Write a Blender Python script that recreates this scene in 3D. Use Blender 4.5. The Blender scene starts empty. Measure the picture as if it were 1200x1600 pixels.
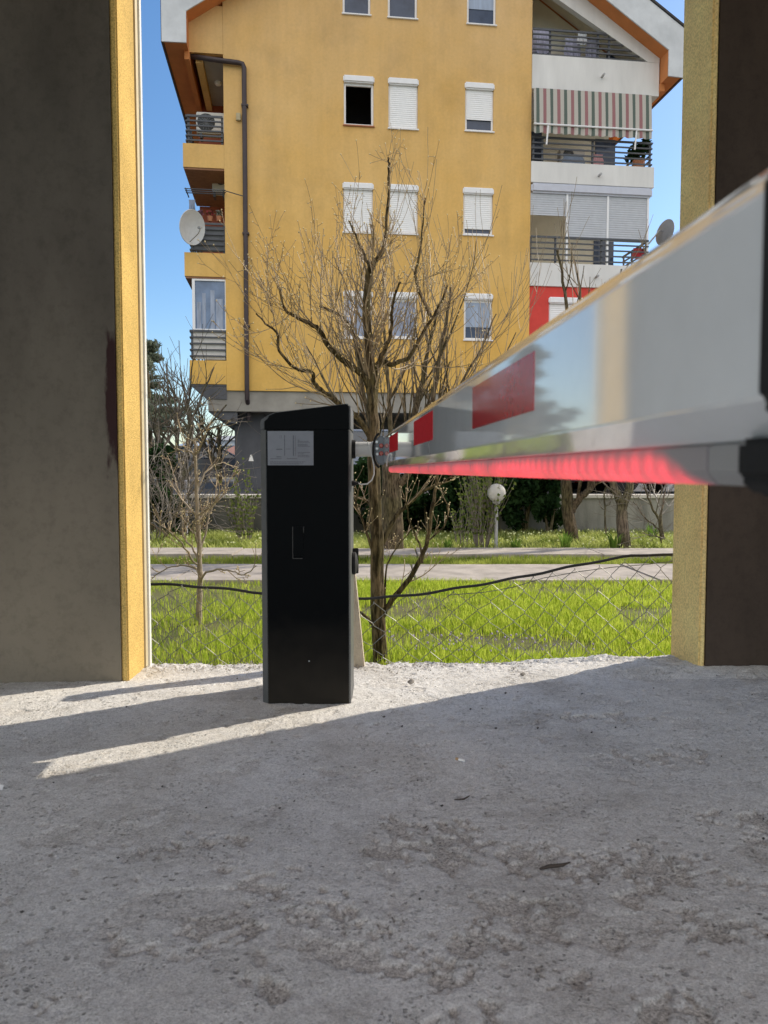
import bpy, bmesh, math, random
import numpy as np
from mathutils import Vector, Matrix

random.seed(7)
RNG = np.random.default_rng(11)
SC = bpy.context.scene
COL = SC.collection
R = math.radians

# ------------------------------------------------------------------ camera
F = 1190.0
PITCH = math.atan(65 / F)
CAMZ = 0.83
cam_d = bpy.data.cameras.new("camera")
cam = bpy.data.objects.new("camera", cam_d)
COL.objects.link(cam)
cam.location = (0, 0, CAMZ)
cam.rotation_euler = (math.pi / 2 - PITCH, 0, 0)
cam_d.sensor_fit = 'VERTICAL'
cam_d.sensor_height = 36.0
cam_d.sensor_width = 27.0
cam_d.lens = F / 1600 * 36.0
cam_d.clip_start = 0.02
cam_d.clip_end = 6000
cam_d.dof.use_dof = True
cam_d.dof.focus_distance = 7.0
cam_d.dof.aperture_fstop = 11.0
SC.camera = cam

FW = Vector((0, math.cos(PITCH), -math.sin(PITCH)))
UP = Vector((0, math.sin(PITCH), math.cos(PITCH)))
O = Vector((0, 0, CAMZ))


def ray(u, v):
    return Vector((1, 0, 0)) * ((u - 600) / F) + UP * (-(v - 800) / F) + FW


def P(u, v, y):
    d = ray(u, v)
    return O + d * (y / d.y)


def G(u, v, z):
    d = ray(u, v)
    return O + d * ((z - CAMZ) / d.z)


# ------------------------------------------------------------------ light
SUN_AZ = R(58.0)      # clockwise from +Y
SUN_EL = R(35.2)
world = bpy.data.worlds.new("World")
SC.world = world
world.use_nodes = True
nt = world.node_tree
nt.nodes.clear()
sky = nt.nodes.new('ShaderNodeTexSky')
sky.sky_type = 'NISHITA'
sky.sun_disc = False
sky.sun_elevation = SUN_EL
sky.sun_rotation = SUN_AZ
sky.air_density = 1.0
sky.dust_density = 0.7
sky.ozone_density = 2.4
bg = nt.nodes.new('ShaderNodeBackground')
bg.inputs['Strength'].default_value = 0.15
out = nt.nodes.new('ShaderNodeOutputWorld')
# unseen bright clouds added behind the camera to fill the shaded sides
wtc = nt.nodes.new('ShaderNodeTexCoord')
wsx = nt.nodes.new('ShaderNodeSeparateXYZ')
nt.links.new(wtc.outputs['Generated'], wsx.inputs['Vector'])


def wmap(src, a, b_, c=0.0, d=1.0):
    m_ = nt.nodes.new('ShaderNodeMapRange')
    m_.interpolation_type = 'SMOOTHSTEP'
    for k_, v_ in zip(('From Min', 'From Max', 'To Min', 'To Max'), (a, b_, c, d)):
        m_.inputs[k_].default_value = v_
    nt.links.new(src, m_.inputs['Value'])
    return m_.outputs[0]


def wmul(a, b_):
    m_ = nt.nodes.new('ShaderNodeMath')
    m_.operation = 'MULTIPLY'
    nt.links.new(a, m_.inputs[0])
    nt.links.new(b_, m_.inputs[1])
    return m_.outputs[0]


wnz = nt.nodes.new('ShaderNodeTexNoise')
wnz.inputs['Scale'].default_value = 2.6
wnz.inputs['Detail'].default_value = 6
nt.links.new(wtc.outputs['Generated'], wnz.inputs['Vector'])
cover = wmul(wmul(wmap(wsx.outputs['Y'], 0.05, -0.45), wmap(wsx.outputs['Z'], 0.10, 0.30)), wmap(wnz.outputs['Fac'], 0.30, 0.52))
wmx = nt.nodes.new('ShaderNodeMixRGB')
nt.links.new(cover, wmx.inputs['Fac'])
whs = nt.nodes.new('ShaderNodeHueSaturation')
whs.inputs['Saturation'].default_value = 1.2
whs.inputs['Value'].default_value = 1.25
nt.links.new(sky.outputs['Color'], whs.inputs['Color'])
nt.links.new(whs.outputs['Color'], wmx.inputs['Color1'])
wmx.inputs['Color2'].default_value = (10.2, 9.7, 9.5, 1)
nt.links.new(wmx.outputs['Color'], bg.inputs['Color'])
nt.links.new(bg.outputs['Background'], out.inputs['Surface'])

sl = bpy.data.lights.new("sun", 'SUN')
sl.energy = 5.0
sl.angle = R(0.53)
sl.color = (1.0, 0.89, 0.72)
so = bpy.data.objects.new("sun", sl)
COL.objects.link(so)
sdir = Vector((math.sin(SUN_AZ) * math.cos(SUN_EL), math.cos(SUN_AZ) * math.cos(SUN_EL), math.sin(SUN_EL)))
so.rotation_euler = sdir.to_track_quat('Z', 'Y').to_euler()
so.location = sdir * 30

SC.view_settings.view_transform = 'Standard'
SC.view_settings.look = 'None'
SC.view_settings.exposure = 0
SC.view_settings.gamma = 1
SC.render.engine = 'CYCLES'
SC.cycles.use_denoising = True
SC.cycles.max_bounces = 8
SC.cycles.diffuse_bounces = 5
SC.cycles.transparent_max_bounces = 8


# ------------------------------------------------------------------ materials
def lerpc(a, k):
    return tuple(min(1, c * k) for c in a[:3]) + (1,)


MATS = {}


def mat(name, col, rough=0.8, var=0.15, scale=8.0, bump=0.0, bscale=None, metal=0.0, spec=0.4,
        detail=4.0, stretch=(1, 1, 1), col2=None, coat=0.0, bdist=0.01, emit=None, estr=0.0, sharp=None):
    if name in MATS:
        return MATS[name]
    m = bpy.data.materials.new(name)
    m.use_nodes = True
    n = m.node_tree.nodes
    l = m.node_tree.links
    b = n['Principled BSDF']
    b.inputs['Roughness'].default_value = rough
    b.inputs['Metallic'].default_value = metal
    b.inputs['Specular IOR Level'].default_value = spec
    if coat:
        b.inputs['Coat Weight'].default_value = coat
        b.inputs['Coat Roughness'].default_value = 0.05
    tc = n.new('ShaderNodeTexCoord')
    mp = n.new('ShaderNodeMapping')
    mp.inputs['Scale'].default_value = stretch
    l.new(tc.outputs['Object'], mp.inputs['Vector'])
    nz = n.new('ShaderNodeTexNoise')
    nz.inputs['Scale'].default_value = scale
    nz.inputs['Detail'].default_value = detail
    nz.inputs['Roughness'].default_value = 0.6
    l.new(mp.outputs['Vector'], nz.inputs['Vector'])
    rp = n.new('ShaderNodeValToRGB')
    lo, hi = (0.32, 0.68) if sharp is None else sharp
    rp.color_ramp.elements[0].position = lo
    rp.color_ramp.elements[1].position = hi
    rp.color_ramp.elements[0].color = lerpc(col2, 1) if col2 else lerpc(col, 1 - var)
    rp.color_ramp.elements[1].color = lerpc(col, 1 + (0 if col2 else var))
    l.new(nz.outputs['Fac'], rp.inputs['Fac'])
    l.new(rp.outputs['Color'], b.inputs['Base Color'])
    if bump:
        nb = n.new('ShaderNodeTexNoise')
        nb.inputs['Scale'].default_value = bscale or scale * 6
        nb.inputs['Detail'].default_value = 3
        l.new(tc.outputs['Object'], nb.inputs['Vector'])
        bp = n.new('ShaderNodeBump')
        bp.inputs['Strength'].default_value = bump
        bp.inputs['Distance'].default_value = bdist
        l.new(nb.outputs['Fac'], bp.inputs['Height'])
        l.new(bp.outputs['Normal'], b.inputs['Normal'])
    if emit:
        b.inputs['Emission Color'].default_value = emit + (1,)
        b.inputs['Emission Strength'].default_value = estr
    MATS[name] = m
    return m


def leafmat(name, c1, c2, trans=0.45, scale=6.0, rough=0.6):
    """two-sided leaf: diffuse + translucent, colour varied along the plant"""
    m = bpy.data.materials.new(name)
    m.use_nodes = True
    n = m.node_tree.nodes
    l = m.node_tree.links
    n.clear()
    o = n.new('ShaderNodeOutputMaterial')
    tc = n.new('ShaderNodeTexCoord')
    nz = n.new('ShaderNodeTexNoise')
    nz.inputs['Scale'].default_value = scale
    nz.inputs['Detail'].default_value = 3
    l.new(tc.outputs['Object'], nz.inputs['Vector'])
    rp = n.new('ShaderNodeValToRGB')
    rp.color_ramp.elements[0].position = 0.35
    rp.color_ramp.elements[1].position = 0.65
    rp.color_ramp.elements[0].color = c1 + (1,)
    rp.color_ramp.elements[1].color = c2 + (1,)
    l.new(nz.outputs['Fac'], rp.inputs['Fac'])
    d = n.new('ShaderNodeBsdfDiffuse')
    t = n.new('ShaderNodeBsdfTranslucent')
    l.new(rp.outputs['Color'], d.inputs['Color'])
    l.new(rp.outputs['Color'], t.inputs['Color'])
    mx = n.new('ShaderNodeMixShader')
    mx.inputs['Fac'].default_value = trans
    l.new(d.outputs[0], mx.inputs[1])
    l.new(t.outputs[0], mx.inputs[2])
    l.new(mx.outputs[0], o.inputs['Surface'])
    return m


def nodes_of(m):
    return m.node_tree.nodes, m.node_tree.links, m.node_tree.nodes['Principled BSDF']


# ------------------------------------------------------------------ object helpers
def tag(o, label=None, cat=None, group=None, kind=None):
    if label: o['label'] = label
    if cat: o['category'] = cat
    if group: o['group'] = group
    if kind: o['kind'] = kind
    return o


def empty(name, loc=(0, 0, 0), rz=0.0):
    o = bpy.data.objects.new(name, None)
    COL.objects.link(o)
    o.location = loc
    o.rotation_euler = (0, 0, rz)
    o.empty_display_size = 0.1
    return o


def copy_tree(o, parent=None):
    c = o.copy()
    COL.objects.link(c)
    if parent is not None:
        c.parent = parent
    for ch in list(o.children):
        copy_tree(ch, c)
    return c


class MB:
    def __init__(s):
        s.v = []
        s.f = []
        s.mi = []

    def add(s, vs, fs, mi=0):
        b = len(s.v)
        s.v += [tuple(p) for p in vs]
        s.f += [tuple(i + b for i in f) for f in fs]
        s.mi += [mi] * len(fs)
        return s

    def box(s, a, b, mi=0):
        x0, y0, z0 = a
        x1, y1, z1 = b
        x0, x1 = min(x0, x1), max(x0, x1)
        y0, y1 = min(y0, y1), max(y0, y1)
        z0, z1 = min(z0, z1), max(z0, z1)
        vs = [(x0, y0, z0), (x1, y0, z0), (x1, y1, z0), (x0, y1, z0), (x0, y0, z1), (x1, y0, z1), (x1, y1, z1), (x0, y1, z1)]
        fs = [(0, 3, 2, 1), (4, 5, 6, 7), (0, 1, 5, 4), (1, 2, 6, 5), (2, 3, 7, 6), (3, 0, 4, 7)]
        return s.add(vs, fs, mi)

    def prism(s, poly, y0, y1, mi=0):
        """poly in (x,z), CCW seen from -y, extruded from y0 to y1"""
        n = len(poly)
        area = sum(poly[i][0] * poly[(i + 1) % n][1] - poly[(i + 1) % n][0] * poly[i][1] for i in range(n))
        if area < 0:
            poly = poly[::-1]
        vs = [(p[0], y0, p[1]) for p in poly] + [(p[0], y1, p[1]) for p in poly]
        fs = [tuple(range(n)), tuple(range(2 * n - 1, n - 1, -1))]
        for i in range(n):
            j = (i + 1) % n
            fs.append((i, n + i, n + j, j))
        return s.add(vs, fs, mi)

    def tube(s, pts, rad, sides=6, cap=True, mi=0):
        pts = [Vector(p) for p in pts]
        n = len(pts)
        if n < 2: return s
        if not hasattr(rad, '__len__'):
            rad = [rad] * n
        t0 = (pts[1] - pts[0]).normalized()
        ref = Vector((0, 0, 1)) if abs(t0.z) < 0.9 else Vector((1, 0, 0))
        u = t0.cross(ref).normalized()
        vs = []
        for i in range(n):
            t = pts[min(i + 1, n - 1)] - pts[max(i - 1, 0)]
            if t.length < 1e-9: t = t0.copy()
            t.normalize()
            u = (u - t * u.dot(t))
            if u.length < 1e-6:
                u = t.orthogonal()
            u.normalize()
            w = t.cross(u)
            for k in range(sides):
                a = 2 * math.pi * k / sides
                vs.append(pts[i] + (u * math.cos(a) + w * math.sin(a)) * rad[i])
        fs = []
        for i in range(n - 1):
            for k in range(sides):
                k2 = (k + 1) % sides
                fs.append((i * sides + k, i * sides + k2, (i + 1) * sides + k2, (i + 1) * sides + k))
        if cap:
            fs.append(tuple(range(sides - 1, -1, -1)))
            fs.append(tuple((n - 1) * sides + k for k in range(sides)))
        return s.add(vs, fs, mi)

    def lathe(s, prof, c=(0, 0, 0), axis='z', seg=24, mi=0):
        """prof: list of (r, h)"""
        vs = []
        n = len(prof)
        for r, h in prof:
            for k in range(seg):
                a = 2 * math.pi * k / seg
                x, y = r * math.cos(a), r * math.sin(a)
                if axis == 'z': p = (c[0] + x, c[1] + y, c[2] + h)
                elif axis == 'x': p = (c[0] + h, c[1] + x, c[2] + y)
                else: p = (c[0] + y, c[1] + h, c[2] + x)
                vs.append(p)
        fs = []
        for i in range(n - 1):
            for k in range(seg):
                k2 = (k + 1) % seg
                fs.append((i * seg + k, i * seg + k2, (i + 1) * seg + k2, (i + 1) * seg + k))
        fs.append(tuple(range(seg - 1, -1, -1)))
        fs.append(tuple((n - 1) * seg + k for k in range(seg)))
        return s.add(vs, fs, mi)

    def sphere(s, c, r, seg=16, rings=10, sc=(1, 1, 1), mi=0):
        vs = [(c[0], c[1], c[2] + r * sc[2])]
        for i in range(1, rings):
            a = math.pi * i / rings
            for k in range(seg):
                b = 2 * math.pi * k / seg
                vs.append((c[0] + r * sc[0] * math.sin(a) * math.cos(b), c[1] + r * sc[1] * math.sin(a) * math.sin(b), c[2] + r * sc[2] * math.cos(a)))
        vs.append((c[0], c[1], c[2] - r * sc[2]))
        fs = []
        for k in range(seg):
            fs.append((0, 1 + k, 1 + (k + 1) % seg))
        for i in range(rings - 2):
            for k in range(seg):
                k2 = (k + 1) % seg
                fs.append((1 + i * seg + k, 1 + (i + 1) * seg + k, 1 + (i + 1) * seg + k2, 1 + i * seg + k2))
        e = len(vs) - 1
        b0 = 1 + (rings - 2) * seg
        for k in range(seg):
            fs.append((b0 + k, e, b0 + (k + 1) % seg))
        return s.add(vs, fs, mi)

    def build(s, name, m, parent=None, smooth=False, bevel=0.0, bseg=2, angle=35):
        me = bpy.data.meshes.new(name)
        me.from_pydata(s.v, [], s.f)
        for mm in (m if isinstance(m, (list, tuple)) else [m]):
            me.materials.append(mm)
        if any(s.mi):
            me.polygons.foreach_set('material_index', s.mi)
        me.update()
        if bevel > 0:
            bm = bmesh.new()
            bm.from_mesh(me)
            bmesh.ops.remove_doubles(bm, verts=bm.verts, dist=1e-6)
            bmesh.ops.recalc_face_normals(bm, faces=bm.faces)
            es = [e for e in bm.edges if e.is_manifold and e.calc_face_angle(0) > R(angle)]
            bmesh.ops.bevel(bm, geom=es, offset=bevel, segments=bseg, affect='EDGES', clamp_overlap=True)
            bm.to_mesh(me)
            bm.free()
        if smooth or bevel > 0:
            me.polygons.foreach_set('use_smooth', [True] * len(me.polygons))
            me.set_sharp_from_angle(angle=R(angle))
        o = bpy.data.objects.new(name, me)
        COL.objects.link(o)
        if parent is not None:
            o.parent = parent
        return o


def np_mesh(name, V, Fq, m, parent=None, smooth=False):
    """V (n,3), Fq (k,3|4) numpy"""
    me = bpy.data.meshes.new(name)
    V = np.asarray(V, dtype=np.float32)
    Fq = np.asarray(Fq, dtype=np.int32)
    k = Fq.shape[1]
    me.vertices.add(len(V))
    me.vertices.foreach_set('co', V.ravel())
    me.loops.add(Fq.size)
    me.loops.foreach_set('vertex_index', Fq.ravel())
    me.polygons.add(len(Fq))
    me.polygons.foreach_set('loop_start', np.arange(0, Fq.size, k, dtype=np.int32))
    if smooth:
        me.polygons.foreach_set('use_smooth', np.ones(len(Fq), dtype=bool))
    me.update(calc_edges=True)
    me.validate()
    me.materials.append(m)
    o = bpy.data.objects.new(name, me)
    COL.objects.link(o)
    if parent is not None:
        o.parent = parent
    return o


def boolean_cut(o, boxes):
    """cut box openings into o (applied)"""
    cb = MB()
    for a, b in boxes:
        cb.box(a, b)
    c = cb.build('cutter', o.data.materials[0], o.parent)
    md = o.modifiers.new('cut', 'BOOLEAN')
    md.operation = 'DIFFERENCE'
    md.solver = 'EXACT'
    md.object = c
    bpy.context.view_layer.update()
    dg = bpy.context.evaluated_depsgraph_get()
    me = bpy.data.meshes.new_from_object(o.evaluated_get(dg))
    old = o.data
    o.modifiers.clear()
    o.data = me
    bpy.data.meshes.remove(old)
    bpy.data.objects.remove(c)


# numpy value noise -------------------------------------------------
def vnoise(x, y, seed):
    r = np.random.default_rng(seed)
    T = r.random((256, 256))
    xi = np.floor(x).astype(int)
    yi = np.floor(y).astype(int)
    xf = x - xi
    yf = y - yi
    xf = xf * xf * xf * (xf * (xf * 6 - 15) + 10)
    yf = yf * yf * yf * (yf * (yf * 6 - 15) + 10)
    a = T[xi % 256, yi % 256]
    b = T[(xi + 1) % 256, yi % 256]
    c = T[xi % 256, (yi + 1) % 256]
    d = T[(xi + 1) % 256, (yi + 1) % 256]
    return (a * (1 - xf) + b * xf) * (1 - yf) + (c * (1 - xf) + d * xf) * yf


def fbm(x, y, seed, octv=4, gain=0.5):
    s = np.zeros_like(x)
    a = 1.0
    tot = 0
    for i in range(octv):
        ca, sa = math.cos(0.6 * i + 0.3), math.sin(0.6 * i + 0.3)
        s += a * vnoise((x * ca - y * sa) * 2 ** i + 17 * i, (x * sa + y * ca) * 2 ** i + 31 * i, seed + i)
        tot += a
        a *= gain
    return s / tot


# ------------------------------------------------------------------ PASSAGE: concrete floor
def floor_z(y):
    """gentle fall toward the outer edge"""
    t = np.clip((y - 2.7) / 0.8, 0, 1)
    return -0.05 * t * t


EDGE_ROT = R(4.5)


def edge_y(x):
    return 3.40 + math.tan(EDGE_ROT) * x * 0.55


def concrete_floor_material():
    m = bpy.data.materials.new('worn_concrete')
    m.use_nodes = True
    n, l, b = nodes_of(m)
    b.inputs['Roughness'].default_value = 0.9
    b.inputs['Specular IOR Level'].default_value = 0.25
    tc = n.new('ShaderNodeTexCoord')

    def noise(sc, det=4, rough=0.6):
        z = n.new('ShaderNodeTexNoise')
        z.inputs['Scale'].default_value = sc
        z.inputs['Detail'].default_value = det
        z.inputs['Roughness'].default_value = rough
        l.new(tc.outputs['Object'], z.inputs['Vector'])
        return z

    def ramp(src, p0, c0, p1, c1):
        r = n.new('ShaderNodeValToRGB')
        r.color_ramp.elements[0].position = p0
        r.color_ramp.elements[0].color = c0
        r.color_ramp.elements[1].position = p1
        r.color_ramp.elements[1].color = c1
        l.new(src, r.inputs['Fac'])
        return r

    def mix(kind, fac, a, bb):
        x = n.new('ShaderNodeMixRGB')
        x.blend_type = kind
        if isinstance(fac, float): x.inputs['Fac'].default_value = fac
        else: l.new(fac, x.inputs['Fac'])
        l.new(a, x.inputs['Color1'])
        if isinstance(bb, tuple): x.inputs['Color2'].default_value = bb
        else: l.new(bb, x.inputs['Color2'])
        return x.outputs['Color']

    c = ramp(noise(1.3, 5).outputs['Fac'], 0.3, (0.74, 0.735, 0.73, 1), 0.7, (0.87, 0.86, 0.845, 1)).outputs['Color']
    grain = ramp(noise(210, 4, 0.7).outputs['Fac'], 0.34, (0.72, 0.72, 0.72, 1), 0.58, (1.08, 1.08, 1.08, 1)).outputs['Color']
    c = mix('MULTIPLY', 1.0, c, grain)
    fine = ramp(noise(75, 6, 0.75).outputs['Fac'], 0.36, (0.80, 0.80, 0.80, 1), 0.52, (1.03, 1.03, 1.03, 1)).outputs['Color']
    c = mix('MULTIPLY', 1.0, c, fine)
    med = ramp(noise(17, 7, 0.75).outputs['Fac'], 0.34, (0.78, 0.77, 0.76, 1), 0.5, (1, 1, 1, 1)).outputs['Color']
    c = mix('MULTIPLY', 0.8, c, med)
    stain = ramp(noise(2.6, 7, 0.68).outputs['Fac'], 0.32, (0.80, 0.78, 0.755, 1), 0.5, (1, 1, 1, 1)).outputs['Color']
    c = mix('MULTIPLY', 0.9, c, stain)
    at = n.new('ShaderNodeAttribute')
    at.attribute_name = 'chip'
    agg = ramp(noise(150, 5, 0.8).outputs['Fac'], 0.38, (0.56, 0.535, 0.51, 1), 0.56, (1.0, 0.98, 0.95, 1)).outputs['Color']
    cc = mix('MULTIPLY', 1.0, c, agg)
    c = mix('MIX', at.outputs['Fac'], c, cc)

    # two sizes of pits, gathered in patches
    def pits(scale, lo, hi, gs, g0, g1):
        vo = n.new('ShaderNodeTexVoronoi')
        vo.inputs['Scale'].default_value = scale
        wob = n.new('ShaderNodeVectorMath')
        wob.operation = 'MULTIPLY_ADD'
        l.new(noise(scale * 1.3, 3).outputs['Color'], wob.inputs[0])
        wob.inputs[1].default_value = (0.8 / scale,) * 3
        l.new(tc.outputs['Object'], wob.inputs[2])
        l.new(wob.outputs[0], vo.inputs['Vector'])
        pr = ramp(vo.outputs['Distance'], lo, (1, 1, 1, 1), hi, (0, 0, 0, 1)).outputs['Color']
        gt = ramp(noise(gs, 4).outputs['Fac'], g0, (0, 0, 0, 1), g1, (1, 1, 1, 1)).outputs['Color']
        return mix('MULTIPLY', 1.0, pr, gt)
    p1 = pits(42, 0.12, 0.26, 4.5, 0.47, 0.58)
    p2 = pits(95, 0.14, 0.30, 7.0, 0.48, 0.60)
    pp = mix('LIGHTEN', 1.0, p1, p2)
    dk = mix('MULTIPLY', 1.0, c, (0.60, 0.59, 0.58, 1))
    c = mix('MIX', pp, c, dk)
    l.new(c, b.inputs['Base Color'])
    bp = n.new('ShaderNodeBump')
    bp.inputs['Strength'].default_value = 1.0
    bp.inputs['Distance'].default_value = 0.006
    hz = noise(62, 7, 0.78)
    l.new(hz.outputs['Fac'], bp.inputs['Height'])
    bp2 = n.new('ShaderNodeBump')
    bp2.inputs['Strength'].default_value = 0.9
    bp2.inputs['Distance'].default_value = 0.004
    hz2 = noise(230, 4, 0.7)
    l.new(hz2.outputs['Fac'], bp2.inputs['Height'])
    l.new(bp.outputs['Normal'], bp2.inputs['Normal'])
    bp3 = n.new('ShaderNodeBump')
    bp3.invert = True
    bp3.inputs['Strength'].default_value = 0.9
    bp3.inputs['Distance'].default_value = 0.006
    l.new(pp, bp3.inputs['Height'])
    l.new(bp2.outputs['Normal'], bp3.inputs['Normal'])
    l.new(bp3.outputs['Normal'], b.inputs['Normal'])
    return m


M_FLOOR = concrete_floor_material()

# chipped patches read from the photograph: (u, v, radius_x, radius_y) on the floor plane
CHIPS = [(800, 1335, .075, .05), (850, 1350, .09, .06), (905, 1345, .07, .05), (1030, 1350, .13, .10), (815, 1440, .10, .08),
         (640, 1330, .09, .08), (745, 1475, .05, .05), (1105, 1455, .06, .05), (1190, 1455, .03, .03), (985, 1400, .025, .03),
         (955, 1460, .03, .03), (480, 1425, .09, .06), (540, 1465, .08, .05), (600, 1500, .09, .05), (640, 1518, .05, .03),
         (420, 1390, .06, .06), (340, 1445, .06, .05), (700, 1525, .05, .03), (1050, 1570, .08, .06), (890, 1525, .04, .03),
         (1165, 1285, .07, .07), (1030, 1180, .12, .06), (420, 1540, .035, .025), (345, 1357, .03, .03), (65, 1565, .03, .02),
         (735, 1580, .04, .03), (300, 1320, .12, .05), (660, 1300, .10, .08), (215, 1470, .05, .03), (900, 1120, .2, .05)]


def make_floor():
    x0, x1, y0, y1 = -1.75, 1.85, 0.9, 3.5
    st = 0.0042
    xs = np.arange(x0, x1 + 1e-6, st)
    ys = np.arange(y0, y1 + 1e-6, st)
    nx, ny = len(xs), len(ys)
    X, Y = np.meshgrid(xs, ys)
    Z = floor_z(Y)
    h = (fbm(X * 2.2, Y * 2.2, 3, 4) - 0.5) * 0.014
    h += (fbm(X * 16, Y * 16, 9, 4, 0.6) - 0.5) * 0.0048
    h += (fbm(X * 55, Y * 55, 19, 2, 0.6) - 0.5) * 0.0028
    # shallow spalls
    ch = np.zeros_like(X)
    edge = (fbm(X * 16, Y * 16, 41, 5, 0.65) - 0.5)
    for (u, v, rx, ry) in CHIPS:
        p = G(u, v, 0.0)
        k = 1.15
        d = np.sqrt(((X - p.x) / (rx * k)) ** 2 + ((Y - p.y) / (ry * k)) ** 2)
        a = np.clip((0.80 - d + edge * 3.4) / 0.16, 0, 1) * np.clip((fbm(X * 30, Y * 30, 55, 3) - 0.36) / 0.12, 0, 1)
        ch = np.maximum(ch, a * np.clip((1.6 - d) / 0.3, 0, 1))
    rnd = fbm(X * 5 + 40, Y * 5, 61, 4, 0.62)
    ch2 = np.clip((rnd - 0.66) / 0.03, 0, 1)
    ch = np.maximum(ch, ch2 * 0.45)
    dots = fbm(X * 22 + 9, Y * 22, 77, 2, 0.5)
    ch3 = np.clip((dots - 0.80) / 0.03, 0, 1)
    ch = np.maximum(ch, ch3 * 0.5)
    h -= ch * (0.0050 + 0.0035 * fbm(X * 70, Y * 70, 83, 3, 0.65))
    # crumbled ledge at the outer edge
    ey = 3.40 + math.tan(EDGE_ROT) * X * 0.55
    rim = np.clip((Y - (ey - 0.24)) / 0.10, 0, 1)
    rag = fbm(X * 11, Y * 14, 101, 5, 0.62)
    h += rim * (rag - 0.45) * 0.030 + rim * (fbm(X * 42, Y * 42, 131, 3, 0.6) - 0.5) * 0.011
    right = np.clip((X - 0.55) / 0.5, 0, 1) * np.clip((Y - (ey - 0.42)) / 0.12, 0, 1)
    h += right * 0.026
    fx = np.clip((X - x0) / 0.12, 0, 1) * np.clip((x1 - X) / 0.12, 0, 1)
    fy = np.clip((Y - y0) / 0.08, 0, 1)
    h = h * fx * fy
    Z = Z + h
    # ragged outer lip turned down below the grass
    over = Y - (ey + 0.012 * (vnoise(X * 20, X * 0 + 3.3, 5) - 0.5))
    Z = np.where(over > 0, Z - np.clip(over / 0.02, 0, 1) * 0.5, Z)
    V = np.stack([X, Y, Z], -1).reshape(-1, 3)
    i = np.arange(ny - 1)[:, None] * nx + np.arange(nx - 1)[None, :]
    i = i.ravel()
    Fq = np.stack([i, i + 1, i + nx + 1, i + nx], -1)
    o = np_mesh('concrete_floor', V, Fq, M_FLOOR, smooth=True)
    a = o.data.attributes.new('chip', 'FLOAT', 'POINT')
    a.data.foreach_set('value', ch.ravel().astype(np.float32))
    tag(o, kind='structure')
    # the floor goes on around that stretch
    g = MB()

    def sheet(xa, xb, ya, yb):
        n = max(2, int((yb - ya) / 0.1) + 1)
        yy = np.linspace(ya, yb, n)
        for k in range(n - 1):
            g.add([(xa, yy[k], float(floor_z(yy[k]))), (xb, yy[k], float(floor_z(yy[k]))), (xb, yy[k + 1], float(floor_z(yy[k + 1]))), (xa, yy[k + 1], float(floor_z(yy[k + 1])))], [(0, 1, 2, 3)])
    sheet(-9, x0, -9, 3.35)
    sheet(x1, 9, -9, 3.35)
    sheet(x0, x1, -9, y0)
    o = g.build('concrete_floor_surround', M_FLOOR)
    tag(o, kind='structure')
    return o


make_floor()

# ------------------------------------------------------------------ PASSAGE: walls and ceiling
# left pier: inner face + reveal; right pier: the same.  local frame turned by EDGE_ROT
WROT = R(4.5)
CEIL = 3.15


def pier_poly(front, depth, side, width):
    ex = Vector((math.cos(WROT), math.sin(WROT)))
    ey = Vector((-math.sin(WROT), math.cos(WROT)))
    a = Vector((front[0], front[1]))
    b = a + ey * depth
    c = b + ex * width * side
    d = a + ex * width * side
    return [a, b, c, d]


def extrude_xy(mb, poly, z0, z1):
    n = len(poly)
    area = sum(poly[i][0] * poly[(i + 1) % n][1] - poly[(i + 1) % n][0] * poly[i][1] for i in range(n))
    if area < 0: poly = poly[::-1]
    vs = [(p[0], p[1], z0) for p in poly] + [(p[0], p[1], z1) for p in poly]
    fs = [tuple(range(n - 1, -1, -1)), tuple(range(n, 2 * n))]
    for i in range(n):
        j = (i + 1) % n
        fs.append((i, j, n + j, n + i))
    mb.add(vs, fs)


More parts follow.
